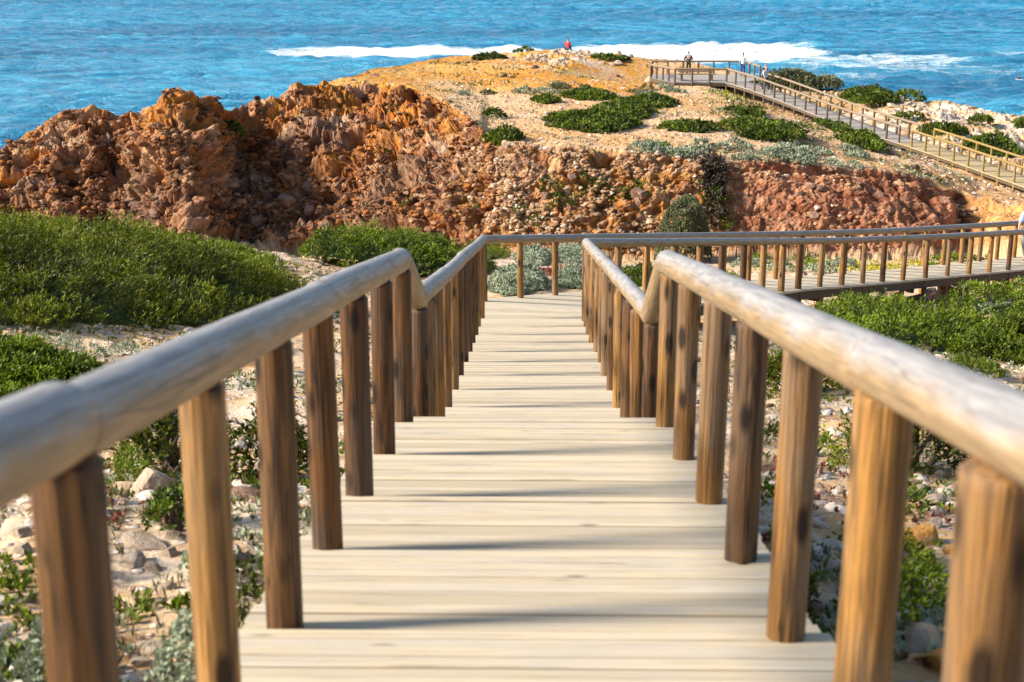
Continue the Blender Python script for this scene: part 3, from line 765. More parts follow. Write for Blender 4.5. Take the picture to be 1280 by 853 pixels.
for sx, par, cz in ((-1, LF, (9.45, -2.40, 22.3, -4.67)), (1, RT, (9.2, -2.43, 20.6, -4.36))):
    ps = near_posts[sx]
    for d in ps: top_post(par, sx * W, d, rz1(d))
    joints = [-1.2, ps[3] + .02, ps[6], ps[9] + .10] if sx < 0 else [-1.2, ps[2], ps[4] + .06, ps[7], ps[9] + .10]
    for a, b in zip(joints[:-1], joints[1:]):
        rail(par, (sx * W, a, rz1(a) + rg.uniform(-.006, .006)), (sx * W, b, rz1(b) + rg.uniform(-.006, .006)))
    e = ps[9] + .10
    y1, z1, y2, z2 = cz
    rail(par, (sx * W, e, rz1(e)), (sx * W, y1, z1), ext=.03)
    f = lambda d: z1 + (z2 - z1) * (d - y1) / (y2 - y1)
    X2 = W if sx < 0 else .80
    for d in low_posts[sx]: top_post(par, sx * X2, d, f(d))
    lj = [y1, low_posts[sx][3], low_posts[sx][6], low_posts[sx][8], y2]
    for a, b in zip(lj[:-1], lj[1:]):
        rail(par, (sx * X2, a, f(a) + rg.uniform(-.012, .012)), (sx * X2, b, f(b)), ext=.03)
    path, LL = (fo, lo_) if sx < 0 else (fi, li_)
    n = int(LL / 1.02)
    pp = [path(LL * i / n) for i in range(n + 1)]
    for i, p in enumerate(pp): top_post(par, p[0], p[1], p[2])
    J = list(range(0, n + 1, 3)); J = J if J[-1] == n else J + [n]
    for a, b in zip(J[:-1], J[1:]):
        pa, pb = pp[a], pp[b]
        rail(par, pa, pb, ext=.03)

# ------------------------------------------------------------------ THE FAR BOARDWALK on the headland
fb = empty('boardwalk')
tag(fb, 'narrow raised boardwalk climbing the headland to a viewing platform', 'boardwalk', 'boardwalks')
PZ = fz(0.3)
def fpt(s, off=0, dz=0):
    p = A0 + dirv * s + nrm * off
    return np.array([p[0], p[1], fz(s) + dz])
NEW0 = 18.4                              # from here on the timber is newer and yellow
for (a, b, mat, nm) in ((0, NEW0, M['far_plank'], 'deck'), (NEW0, LT, M['new_plank'], 'deck')):
    mb = MB(); n = int((b - a) / .15)
    for i in range(n):
        s0 = a + (b - a) * (i + .03) / n; s1 = a + (b - a) * (i + .97) / n
        p0, q0, p1, q1 = fpt(s0, -.12), fpt(s0, FW + .12), fpt(s1, -.12), fpt(s1, FW + .12)
        dn = np.array([0, 0, -.05])
        mb.hexa([p0 + dn, p1 + dn, q1 + dn, q0 + dn, p0, p1, q1, q0])
    o = mb.build(nm, mat, fb)
    if a > 0: o['label'] = 'newer yellow stretch of planking at the lower end'
for off in (.0, FW):
    mb = MB()
    for i in range(24):
        mb.bar(fpt(LT * i / 24, off, -.15), fpt(LT * (i + 1) / 24, off, -.15), .08, .18)
    mb.build('stringer', M['beam'], fb)
# platform
PL = [np.array(p) for p in ((9.75, 99.3), (13.3, 99.3), (15.9, 101.4), (15.4, 105.6), (8.7, 105.6), (8.35, 102.6))]
def clip_row(y):
    xs = []
    for a, b in zip(PL, PL[1:] + PL[:1]):
        if (a[1] - y) * (b[1] - y) < 0: xs.append(a[0] + (b[0] - a[0]) * (y - a[1]) / (b[1] - a[1]))
    return (min(xs), max(xs)) if len(xs) >= 2 else None
mb = MB(); y = 99.3
while y < 105.6:
    c = clip_row(y + .07)
    if c: mb.box(((c[0] + c[1]) / 2, y + .07, PZ - .026), (c[1] - c[0] + .2, .134, .05))
    y += .14
mb.build('platform_deck', M['far_plank'], fb)
mb = MB()
for a, b in zip(PL, PL[1:] + PL[:1]): mb.bar((*a, PZ - .16), (*b, PZ - .16), .1, .2)
mb.build('platform_frame', M['beam'], fb)

def gz_head(x, y):
    s = (HEAD['V'][:, 0] - x) ** 2 + (HEAD['V'][:, 1] - y) ** 2
    return float(HEAD['V'][np.argmin(np.where(HEAD['pl'], s, 1e9)), 2])
def far_rail(name, label, pts, mats, new=False):
    r = empty(name); tag(r, label, 'railing', 'log railings of the boardwalks')
    return r
RH = .92
def run_far(par, pts, step=1.12, pm=None, rm=None, r=.068, rr=.07):
    path, L = interp_path(pts, 1); n = max(1, round(L / step)); pp = [path(L * i / n) for i in range(n + 1)]
    for p in pp:
        zb = min(gz_head(p[0], p[1]) - .2, p[2] - .4)
        post(par, p[0], p[1], zb, p[2] + RH - .03, r, pm or M['far_post'], 8)
    st = 3
    for i in range(0, n, st):
        a = pp[i]; b = pp[min(i + st, n)]
        rail(par, (a[0], a[1], a[2] + RH), (b[0], b[1], b[2] + RH), rr, rm or M['far_rail'], .03, 8)
fr1 = far_rail('log_railing', 'thin log railing on the near side of the headland boardwalk, yellow at its lower end', None, None)
run_far(fr1, [fpt(s, 0) for s in np.linspace(0, NEW0, 12)])
run_far(fr1, [fpt(s, 0) for s in np.linspace(NEW0 + 1.1, LT, 8)], 1.2, M['new_post'], M['new_post'])
fr2 = far_rail('log_railing', 'thin log railing on the seaward side of the headland boardwalk', None, None)
run_far(fr2, [fpt(s, FW) for s in np.linspace(2.0, NEW0, 12)])
run_far(fr2, [fpt(s, FW) for s in np.linspace(NEW0 + 1.1, LT, 8)], 1.2, M['new_post'], M['new_post'])
fr3 = far_rail('log_railing', 'log railing round the viewing platform on the headland', None, None)
pz3 = lambda p: (p[0], p[1], PZ)
run_far(fr3, [pz3(PL[1]), pz3(PL[0])], 1.2); run_far(fr3, [pz3(PL[0]), pz3(PL[5])], 1.0)
run_far(fr3, [pz3(PL[5]), pz3(PL[4])], 1.2); run_far(fr3, [pz3(PL[4]), pz3(PL[3])], 1.2); run_far(fr3, [pz3(PL[3]), pz3(PL[2])], 1.3)
# bench
bn = empty('bench', (0, 0, 0)); tag(bn, 'low wooden bench standing on the viewing platform', 'bench')
mb = MB()
for k in range(3): mb.box((11.4, 100.55 + .14 * k, PZ + .45), (2.6, .12, .06))
mb.build('seat', M['far_rail'], bn)
mb = MB()
for k in range(2): mb.box((11.4, 101.02, PZ + .62 + .17 * k), (2.6, .05, .12))
mb.build('backrest', M['far_rail'], bn)
for sx in (10.35, 12.45):
    mb = MB(); mb.box((sx, 100.69, PZ + .21), (.12, .42, .42)); mb.box((sx, 101.065, PZ + .43), (.08, .04, .86)); mb.build('leg', M['far_post'], bn)

# ------------------------------------------------------------------ plants
def leaves(P, N, L, wd, k, rg, spread=.7, wind=(.25, .0, .25), tint=None, plume=0.0):
    """k narrow diamond leaves sprouting from every point"""
    n = len(P)
    if plume:
        A = N + rg.normal(0, .45, (n, 3)) + np.array(wind) * 2; A /= np.linalg.norm(A, axis=1, keepdims=True) + 1e-9
        N = A
    P = np.repeat(P, k, 0); N = np.repeat(N, k, 0); T = np.repeat(tint, k)
    if plume:
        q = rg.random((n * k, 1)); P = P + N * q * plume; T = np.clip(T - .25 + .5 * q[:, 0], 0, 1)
    D = N + rg.normal(0, spread, (n * k, 3)) + np.array(wind)
    D /= np.linalg.norm(D, axis=1, keepdims=True) + 1e-9
    Sd = np.cross(D, rg.normal(0, 1, (n * k, 3))); Sd /= np.linalg.norm(Sd, axis=1, keepdims=True) + 1e-9
    ln = (L * rg.uniform(.6, 1.35, n * k))[:, None]; w = (wd * rg.uniform(.7, 1.3, n * k))[:, None]
    b = P + rg.normal(0, L * .18, (n * k, 3))
    V = np.stack([b, b + D * ln * .55 + Sd * w, b + D * ln, b + D * ln * .55 - Sd * w], 1).reshape(-1, 3)
    Fq = np.arange(n * k * 4).reshape(-1, 4)
    return V, Fq, np.repeat(T, 4)

def shrub_mesh(cx, cy, rx, ry, h, zf, mat, seed, leaf=(.1, .018), dens=150, k=7, tuft=.3, tamp=.16, rag=.3, up=.9, ang=0.0, plume=0.0, gap=-.18):
    rg = np.random.default_rng(seed)
    if max(rx, ry) < 1.6: gap = -9.0
    ca, sa = math.cos(ang), math.sin(ang)
    def height(x, y):
        X = (x - cx) * ca + (y - cy) * sa; Y = -(x - cx) * sa + (y - cy) * ca
        th = np.arctan2(Y / ry, X / rx)
        r = np.sqrt((X / rx) ** 2 + (Y / ry) ** 2) / (1 + rag * fbm(np.cos(th) * 1.6 + seed * 1.3, np.sin(th) * 1.6, 0, 3, 500))
        p = np.clip(1 - r ** 2.6, 0, 1) ** .7
        return h * p * (.82 + .5 * fbm(x / (tuft * 5), y / (tuft * 5), 0, 3, 510 + seed)) + p ** .5 * tamp * fbm(x / tuft, y / tuft, 0, 2, 520 + seed), r
    n = int(4 * rx * ry * dens * 1.3)
    x = cx + rg.uniform(-1.35, 1.35, n) * max(rx, ry); y = cy + rg.uniform(-1.35, 1.35, n) * max(rx, ry)
    n_keep = min(1.0, (4 * rx * ry) / (4 * max(rx, ry) ** 2))
    if n_keep < .95:
        X = rg.uniform(-1.35, 1.35, n) * rx; Y = rg.uniform(-1.35, 1.35, n) * ry
        x = cx + X * ca - Y * sa; y = cy + X * sa + Y * ca
    hh, r = height(x, y)
    m = (r < 1) & (hh > .02) & (fbm(x / (tuft * 1.1), y / (tuft * 1.1), 0, 2, 550 + seed) + .35 * rg.normal(0, 1, len(x)) > gap); x, y, hh, r = x[m], y[m], hh[m], r[m]
    e = .12 * max(.5, leaf[0] / .1)
    gx = (height(x + e, y)[0] - hh) / e; gy = (height(x, y + e)[0] - hh) / e
    N = np.stack([-gx, -gy, np.full_like(x, up)], -1); N /= np.linalg.norm(N, axis=1, keepdims=True)
    low = rg.random(len(x)) ** 3
    zz = zf(x, y) + hh * (1 - .55 * low)
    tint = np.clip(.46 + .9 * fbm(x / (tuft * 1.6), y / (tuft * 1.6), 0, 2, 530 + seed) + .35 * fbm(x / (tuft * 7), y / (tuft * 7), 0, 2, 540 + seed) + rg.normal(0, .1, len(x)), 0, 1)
    V, Fq, T = leaves(np.stack([x, y, zz], -1), N, leaf[0], leaf[1], k, rg, tint=tint, plume=plume)
    # filler core below the leaves; its darkest tint puts shade into the gaps
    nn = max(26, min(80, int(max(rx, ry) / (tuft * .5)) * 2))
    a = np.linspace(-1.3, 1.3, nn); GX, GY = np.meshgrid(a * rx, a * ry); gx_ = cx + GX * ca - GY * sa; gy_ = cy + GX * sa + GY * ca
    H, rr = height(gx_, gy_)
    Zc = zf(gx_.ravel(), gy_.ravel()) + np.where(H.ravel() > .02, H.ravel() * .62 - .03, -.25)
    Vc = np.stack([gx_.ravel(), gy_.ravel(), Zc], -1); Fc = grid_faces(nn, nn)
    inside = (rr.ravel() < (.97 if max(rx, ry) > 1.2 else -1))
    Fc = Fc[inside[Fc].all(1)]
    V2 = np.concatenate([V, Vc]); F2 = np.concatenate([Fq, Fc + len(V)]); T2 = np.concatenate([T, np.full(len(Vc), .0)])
    return mesh_np('foliage', V2, F2, mat, False, None, {'tint': T2})

def stems_mesh(cx, cy, rx, ry, h, zf, seed, n=14):
    rg = random.Random(seed); vs = []; fs = []; c = 0
    for i in range(n):
        a = rg.uniform(0, 6.28); q = rg.uniform(.1, .75)
        x0, y0 = cx + rg.uniform(-.3, .3) * rx, cy + rg.uniform(-.3, .3) * ry
        x1, y1 = cx + math.cos(a) * q * rx, cy + math.sin(a) * q * ry
        p0 = np.array([x0, y0, float(zf(np.array([x0]), np.array([y0]))[0]) - .05]); p1 = np.array([x1, y1, float(zf(np.array([x1]), np.array([y1]))[0]) + h * .6 * (1 - q * q)])
        t = p1 - p0; t /= np.linalg.norm(t); s1 = np.cross(t, [.3, .2, 1]); s1 /= np.linalg.norm(s1); s2 = np.cross(t, s1)
        ring = lambda p, r: [p + (s1 * math.cos(b) + s2 * math.sin(b)) * r for b in np.linspace(0, 2 * math.pi, 6, endpoint=False)]
        vs += ring(p0, .025) + ring(p1, .008)
        for j in range(6): fs.append([c + j, c + (j + 1) % 6, c + 6 + (j + 1) % 6, c + 6 + j])
        c += 12
    return mesh_np('stems', np.array(vs), np.array(fs), M['twig'], True)

gzf = lambda x, y: ground_z(x, y)
_sd = [50]
def near_shrub(label, cx, cy, rx, ry, h, mat='green', leaf=(.065, .010), dens=260, k=11, group=None, name='shrub', cat='shrub', tuft=.3, tamp=.18, rag=.3, ang=0.0, stems=True, plume=None):
    if plume is None: plume = .16 if mat in ('green', 'green2', 'dgreen') and leaf[0] > .06 else .05
    _sd[0] += 1
    gz = float(ground_z(np.array([cx]), np.array([cy]))[0])
    e = empty(name, (0, 0, 0))
    tag(e, label, cat, group)
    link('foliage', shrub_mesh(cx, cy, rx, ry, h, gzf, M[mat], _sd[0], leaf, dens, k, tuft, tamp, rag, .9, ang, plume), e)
    if stems: link('stems', stems_mesh(cx, cy, rx, ry, h, gzf, _sd[0]), e)
    return e
def px_shrub(label, u0, u1, v0, v1, h, mat='green', **kw):
    """shrub whose front foot shows at v1 and whose top shows at v0"""
    f = hit((u0 + u1) / 2, v1); d = f[1]
    bb = hit((u0 + u1) / 2, min(v1 - 1, v0 + h * .75 * F / max(d, 3)))
    cy = (f[1] + bb[1]) / 2; ry = max(.25, (bb[1] - f[1]) / 2); ry = min(ry, 9)
    cx = ((u0 + u1) / 2 - 666) * cy / F; rx = (u1 - u0) / 2 * cy / F
    return near_shrub(label, cx, cy, rx, ry, h, mat, **kw)
G1 = 'wind-clipped juniper shrubs on the near hillside'
near_shrub('large dark green juniper spreading over the slope left of the near railing', -8.7, 23.2, 4.9, 5.8, .92, 'green', leaf=(.075, .011), dens=260, k=12, group=G1, tuft=.42, tamp=.5, rag=.22, plume=.26)
near_shrub('green juniper band on the left crest in front of the brown cliff', -11.7, 34.5, 5.4, 2.6, .45, 'green2', leaf=(.09, .015), dens=170, k=10, plume=.2, group=G1, tuft=.34, tamp=.22)
near_shrub('green juniper at the left frame edge half hidden by the near rail', -5.4, 13.6, 1.5, 1.5, .55, 'green2', dens=1500, k=12, leaf=(.055, .011), plume=.13, group=G1, tuft=.22, tamp=.14)
px_shrub('dark green juniper behind the second post of the left railing', 118, 250, 500, 596, .7, 'green', dens=1500, k=12, leaf=(.055, .011), plume=.13, group=G1, tuft=.22, tamp=.14)
px_shrub('dark green shrub showing between third and fourth left posts', 286, 352, 520, 606, .6, 'green', dens=1500, k=12, leaf=(.055, .011), plume=.13, group=G1, tuft=.22, tamp=.14)
px_shrub('small olive shrub with reddish tips beside the grey boulder', 150, 218, 615, 662, .3, 'dgreen', dens=1200, k=9, leaf=(.045, .010), group=G1, tuft=.15, tamp=.07)
near_shrub('broad bright green juniper beyond the corner, left of the landing', -3.9, 41.0, 2.75, 3.4, 1.2, 'green2', leaf=(.09, .016), dens=200, k=11, group=G1, tuft=.36, tamp=.24, plume=.2)
px_shrub('little green shrub tucked behind the railing corner of the landing', 578, 634, 303, 327, .5, 'green', dens=150, k=7, group=G1)
near_shrub('bright green shrub seen through the posts beyond the turned walkway', 4.1, 36.5, 1.9, 2.4, .85, 'green2', leaf=(.09, .016), dens=200, k=10, group=G1)
near_shrub('large green juniper below the turned walkway on the right', 5.6, 21.9, 1.75, 3.9, .62, 'green2', leaf=(.07, .011), dens=300, k=11, group=G1, ang=-.25)
near_shrub('green juniper beside the walkway piles at the right frame edge', 10.6, 30.6, 1.8, 1.4, .6, 'green2', leaf=(.08, .014), dens=220, k=10, group=G1)
near_shrub('green juniper running off the right edge below the large one', 7.6, 18.6, 1.6, 1.7, .5, 'green2', dens=1500, k=12, leaf=(.055, .011), plume=.13, group=G1, tuft=.22, tamp=.14)
px_shrub('low green juniper behind the fourth right post', 945, 1090, 440, 496, .55, 'green', dens=1500, k=12, leaf=(.055, .011), plume=.13, group=G1, tuft=.22, tamp=.14)
px_shrub('dark green juniper between the second and third right posts', 1075, 1250, 515, 590, .7, 'green', dens=1500, k=12, leaf=(.055, .011), plume=.13, group=G1, tuft=.22, tamp=.14)
px_shrub('small green tuft between the fourth and fifth right posts', 1018, 1060, 535, 572, .3, 'green2', dens=350, k=8, group=G1, tuft=.15, tamp=.08)
px_shrub('low green herb clump among stones near the right post', 1125, 1200, 728, 760, .16, 'green2', dens=1500, k=8, leaf=(.035, .007), name='herb_clump', cat='plant', tuft=.12, tamp=.05, stems=False)
px_shrub('small dark herb clump above the pale slab near the right post', 1150, 1205, 700, 724, .15, 'green', dens=1500, k=8, leaf=(.035, .007), name='herb_clump', cat='plant', tuft=.12, tamp=.05, stems=False)
px_shrub('dark narrow herb clump beside the deck edge on the right', 1018, 1050, 765, 830, .3, 'dgreen', dens=1500, k=8, leaf=(.035, .007), name='herb_clump', cat='plant', tuft=.12, tamp=.05, stems=False)
px_shrub('small green herb beside deck behind third right post', 1012, 1046, 738, 758, .15, 'green2', dens=1500, k=8, leaf=(.035, .007), name='herb_clump', cat='plant', tuft=.12, tamp=.05, stems=False)
for side, lst in (('left', [(24, 715, 40), (60, 640, 30), (250, 560, 40), (128, 610, 34), (316, 764, 34), (215, 742, 30), (20, 640, 34), (330, 470, 36), (318, 440, 30), (120, 520, 50), (30, 530, 60)]),
                  ('right', [(985, 560, 26), (990, 640, 30), (1102, 575, 30), (1190, 762, 40), (1150, 790, 44), (1240, 560, 50), (1110, 700, 30), (1006, 700, 30), (1140, 690, 26), (1170, 650, 30), (1010, 520, 40), (1240, 480, 60), (1265, 640, 40), (1130, 480, 50)])):
    for u_, v_, w_ in lst:
        px_shrub('low green clump among the stones %s of the near boardwalk' % side, u_ - w_ / 2, u_ + w_ / 2, v_ - w_ * .55, v_, .22, 'green2' if (u_ + v_) % 3 else 'dgreen', dens=1000, k=9, leaf=(.038, .008), plume=.08, group='low green clumps %s of the near boardwalk' % side, name='herb_clump', cat='plant', tuft=.14, tamp=.08, stems=False)
G2 = 'silvery cushion shrubs'
def silver(label, u0, u1, v0, v1, h, **kw):
    a = dict(leaf=(.04, .009), dens=1700, k=8, group=G2, name='silver_shrub', tuft=.16, tamp=.08, stems=False); a.update(kw)
    return px_shrub(label, u0, u1, v0, v1, h, 'silver', **a)
silver('silvery shrub at the bottom between the first two left posts', 148, 236, 785, 870, .32)
silver('silvery green shrub in the bottom left corner', -40, 62, 770, 870, .3)
silver('silvery shrub behind the gap of second and third left posts', 292, 330, 640, 722, .4)
silver('small silvery tuft left of the second left post', 196, 238, 676, 722, .2)
silver('pale silvery tuft at the foot of the large left juniper', 36, 108, 424, 447, .3, dens=380)
silver('silvery tuft at the front edge of the large left juniper', 96, 160, 428, 446, .28, dens=380)
silver('dull grey tuft between the large left juniper and the rail', 0, 40, 418, 436, .3, dens=380)
silver('silvery cushion just beyond the landing, largest of that patch', 606, 690, 325, 372, .55, dens=300, leaf=(.07, .018))
silver('silvery cushion behind the first post beyond the corner', 640, 690, 308, 335, .5, dens=260, leaf=(.07, .018))
silver('silvery cushion between the two posts of the landing rail', 690, 745, 335, 362, .42, dens=280, leaf=(.07, .018))
silver('silvery cushion behind the right corner post of the landing', 676, 760, 303, 330, .5, dens=240, leaf=(.07, .018))
silver('silvery cushion left of the landing beside the juniper', 545, 600, 325, 350, .45, dens=280, leaf=(.07, .018))
silver('silvery cushion by the sand left of the landing', 500, 548, 330, 350, .35, dens=280, leaf=(.07, .018))
silver('pale silvery cushion under the turned walkway at the right', 1005, 1062, 357, 372, .3, dens=300)
silver('grey cushion by the pale stones at the right frame edge', 1225, 1300, 378, 396, .28, dens=300)
rgs = random.Random(12)
for i in range(12):
    u = rgs.uniform(330, 560); v = rgs.uniform(293, 312) if u < 430 else rgs.uniform(305, 345)
    silver('small silvery cushion on the sand left of the landing', u - 11, u + 11, v - 7, v + 4, .25, dens=240, leaf=(.07, .02))
for i in range(11):
    u = rgs.uniform(20, 300); v = 256 + u * .11 + rgs.uniform(0, 14)
    silver('small silvery tuft among the green on the left crest', u - 13, u + 13, v - 6, v + 6, .9, dens=160, leaf=(.08, .022))
for i in range(26):
    u = rgs.uniform(930, 1262); v = rgs.uniform(316, 342)
    P = hit(u, v)
    near_shrub('low grey-green tuft on the flat beyond the turned walkway', P[0], P[1], rgs.uniform(.3, .8), rgs.uniform(.3, .7), rgs.uniform(.2, .35), 'silver' if i % 3 else 'green2', leaf=(.08, .022), dens=220, k=6, group='low tufts on the flat below the cliff', name='low_tuft', cat='plant', stems=False)
P = hit(860, 311)
near_shrub('grey-green domed bush standing against the red cliff', 6.6, 61.5, 1.25, 1.2, 3.3, 'sage', leaf=(.08, .022), dens=900, k=9, name='domed_bush', cat='bush', rag=.1, tuft=.4, tamp=.1)

# low growth nobody could count: stuff
def cover(name, label, pts, mat, leaf, k, seed, zf=None):
    rg = np.random.default_rng(seed); pts = np.array(pts)
    z = (zf or gzf)(pts[:, 0], pts[:, 1]) if pts.shape[1] == 2 else pts[:, 2]
    P = np.stack([pts[:, 0], pts[:, 1], z + .01], -1); N = np.tile([0, 0, 1.0], (len(P), 1))
    V, Fq, T = leaves(P, N, leaf[0], leaf[1], k, rg, .6, (0.1, 0, .1), rg.uniform(0, 1, len(P)))
    o = link(name, mesh_np(name, V, Fq, M[mat], False, None, {'tint': T})); tag(o, label, kind='stuff')
def scatter_near(n, seed, freq, thr, x0=-9, x1=11, d0=4, d1=40):
    rg = np.random.default_rng(seed)
    d = d0 + (d1 - d0) * rg.random(n) ** 1.6; x = rg.uniform(-1, 1, n) * (2.2 + d * .42); x = x + 0
    m = (np.abs(x) > 1.05) & (fbm(x / freq, d / freq, 0, 3, seed) > thr)
    m &= ~((x > .5) & (d > 21) & (np.abs((x - .8) * .80 - (d - 21.6) * .58) < 1.7))
    return np.stack([x[m], d[m]], -1)
cover('ground_cover', 'low green herbs scattered over the stony ground', scatter_near(34000, 71, 1.3, .10), 'green2', (.05, .011), 6, 1)
cover('ground_cover', 'low silvery herbs scattered over the stony ground', scatter_near(26000, 72, 1.6, .15), 'silver', (.05, .012), 6, 2)
cover('ground_cover', 'low reddish succulents scattered over the stony ground', scatter_near(14000, 73, 1.1, .22), 'red', (.04, .012), 6, 3)
cover('ground_cover', 'dry brown stalks scattered over the stony ground', scatter_near(16000, 74, 1.2, .20), 'dry', (.07, .006), 5, 4)
rg2 = np.random.default_rng(5)
fx = []
for i in range(60):
    P = hit(rg2.uniform(940, 1260), rg2.uniform(313, 338)); fx.append(P[:2] + rg2.normal(0, .5, (60, 2)))
cover('yellow_flowers', 'yellow flowers scattered on the flat below the cliff', np.concatenate(fx), 'yellow', (.07, .03), 4, 6)
fx = []
for i in range(16):
    P = hit(rg2.uniform(690, 735), rg2.uniform(333, 345)); fx.append(P[:2] + rg2.normal(0, .4, (50, 2)))
cover('red_succulents', 'red and orange succulents beyond the landing', np.concatenate(fx), 'red', (.09, .03), 5, 7)

# ------------------------------------------------------------------ shrubs on the headland
G3 = 'dark cushion shrubs on the headland'
def head_shrub(label, u0, u1, v0, v1, h, mat='dgreen', group=G3, name='shrub', dens=70, k=6, leaf=(.17, .05), rag=.3, cat='shrub', plateau=True, tuft=.5, tamp=.2):
    _sd[0] += 1
    f = hhit((u0 + u1) / 2, v1, plateau); d = f[1]
    b = hhit((u0 + u1) / 2, min(v1 - 1.5, v0 + h * .8 * F / d), plateau)
    if b[1] - f[1] < .8 or b[1] - f[1] > 25: b = f + np.array([0, max(1.0, (u1 - u0) * d / F * .5), .15])
    cy = (f[1] + b[1]) / 2; ry = (b[1] - f[1]) / 2 + .15
    cx = ((u0 + u1) / 2 - 666) * cy / F; rx = (u1 - u0) / 2 * cy / F
    zf = lambda x, y: f[2] - .06 + (b[2] - f[2]) * np.clip((y - f[1]) / (b[1] - f[1]), -.4, 1.4) + 0 * x
    o = link(name, shrub_mesh(cx, cy, rx, ry, h, zf, M[mat], _sd[0], leaf, dens, k, tuft, tamp, rag, gap=-.4))
    return tag(o, label, cat, group)
HS = [
 ('wide dark green shrub, largest in the middle of the sandy plateau', 670, 790, 131, 166, .75),
 ('dark green shrub just behind the largest plateau shrub', 738, 822, 124, 150, .6),
 ('long flat dark green shrub pointing right on the plateau', 765, 848, 116, 138, .45),
 ('flat dark green shrub farthest back on the middle of the plateau', 703, 768, 108, 126, .5),
 ('small dark green shrub left of the plateau middle', 661, 701, 115, 130, .5),
 ('small round green shrub above the cliff edge, upper of two', 601, 633, 135, 149, .6),
 ('green shrub hanging at the cliff corner, lower of two', 603, 653, 155, 181, .7),
 ('flat dark green shrub left of the long one above the red cliff', 824, 896, 146, 166, .45),
 ('long dark green shrub above the red cliff', 884, 1008, 142, 176, .6),
 ('thin green strip of shrub below the platform steps', 890, 960, 130, 145, .35),
 ('dark green shrub against the near side of the far boardwalk', 1028, 1093, 158, 187, .75),
 ('smaller green shrub leaning on the near side of the far boardwalk', 1012, 1056, 150, 166, .5),
 ('dark green shrub behind the far boardwalk on the sea edge, larger of two', 1042, 1118, 104, 132, 1.0),
 ('dark green shrub behind the far boardwalk on the sea edge, smaller of two', 1108, 1151, 110, 129, .8),
 ('dark green shrub right behind the seaward rail, upper one', 1106, 1152, 139, 156, .6),
 ('dark green shrub right behind the seaward rail, middle one', 1143, 1208, 149, 172, .7),
 ('large dark green shrub right behind the seaward rail, lowest one', 1203, 1272, 164, 196, .9),
 ('lone round dark shrub among the pale rocks by the sea', 1204, 1236, 141, 158, .7),
 ('dark shrub at the right frame edge among the pale rocks', 1262, 1300, 145, 163, .6),
 ('little bright green shrub at the cliff edge in the middle', 808, 840, 176, 188, .35),
]
for h_ in HS: head_shrub(*h_)
head_shrub('tall dry olive bush beside the viewing platform on the skyline', 940, 1050, 80, 112, 1.45, 'sage', None, 'dry_bush', 90, 7, (.22, .04), .2, 'bush')
head_shrub('flat dark shrub on the skyline left of the summit rocks', 590, 634, 66, 75, .35)
head_shrub('flat dark shrub on top of the summit rocks', 640, 668, 59, 68, .35)
head_shrub('flat dark shrub on the skyline right of the red-shirted person', 728, 786, 68, 76, .4)
head_shrub('green bush clinging to the far left cliff', 14, 44, 186, 208, .8, plateau=False, group='bushes clinging to the cliff')
head_shrub('dark bush in the notch of the left ridge', 264, 304, 146, 172, .9, plateau=False, group='bushes clinging to the cliff')
rgs = random.Random(5)
for i in range(22):
    u = rgs.uniform(800, 1010); v = 186 + (u - 800) * .05 + rgs.uniform(-9, 8)
    w = rgs.uniform(10, 22)
    head_shrub('low silvery cushion in the strip along the red cliff edge', u - w, u + w, v - 6, v + 4, .35, 'silver', 'silvery cushions along the cliff edge', 'silver_shrub', 80, 6, (.13, .04))
for i in range(12):
    u = rgs.uniform(970, 1075); v = 188 + (u - 970) * .13 + rgs.uniform(-14, 10)
    w = rgs.uniform(8, 18)
    head_shrub('low silvery cushion below the far boardwalk', u - w, u + w, v - 5, v + 4, .3, 'silver', 'silvery cushions below the far boardwalk', 'silver_shrub', 80, 6, (.13, .04))
for i in range(16):
    u = rgs.uniform(560, 900); v = 111 + rgs.uniform(-4, 7) + max(0, (u - 820) * .06)
    w = rgs.uniform(7, 20)
    head_shrub('low grey-green cushion along the middle of the plateau', u - w, u + w, v - 3, v + 2, .25, 'silver' if i % 3 else 'dry', 'grey-green cushions across the plateau', 'silver_shrub', 70, 6, (.13, .04))
# trailing plant on the cliff, built of leaf sprays on the rock face
def trailing(label, u0, u1, v0, v1, mat, seed, n=900):
    rg = np.random.default_rng(seed)
    m = (HEAD['u'] > u0) & (HEAD['u'] < u1) & (HEAD['v'] > v0) & (HEAD['v'] < v1)
    V = HEAD['V'][m]; N = HEAD['N'][m]; uu = HEAD['u'][m]; vv = HEAD['v'][m]
    c = (u0 + u1) / 2 + (vv - v0) * .10 * np.sign(1); w = np.exp(-((uu - c - 7 * fbm(vv / 22, 0 * vv, 0, 2, seed)) / ((u1 - u0) * .20)) ** 2) * (1.15 + fbm(V[:, 0] / .8, V[:, 2] / .8, 0, 2, seed))
    p = np.clip(w, 0, None); k = rg.choice(len(V), n, p=p / p.sum())
    P = V[k] + N[k] * rg.uniform(0, .25, (n, 1)) + rg.normal(0, .05, (n, 3))
    L, Fq, T = leaves(P, N[k], .17, .04, 6, rg, tint=rg.uniform(0, 1, n))
    o = link('trailing_plant', mesh_np('trailing_plant', L, Fq, M[mat], False, None, {'tint': T})); tag(o, label, 'plant')
trailing('dark trailing plant hanging down the red cliff', 866, 922, 194, 272, 'heath', 31, 420)
trailing('dry grey-brown plant mat hanging beside the dark trailing plant', 862, 905, 198, 290, 'heath', 33, 300)
trailing('bright green trailing plant low on the red cliff', 880, 915, 236, 286, 'green2', 32, 110)
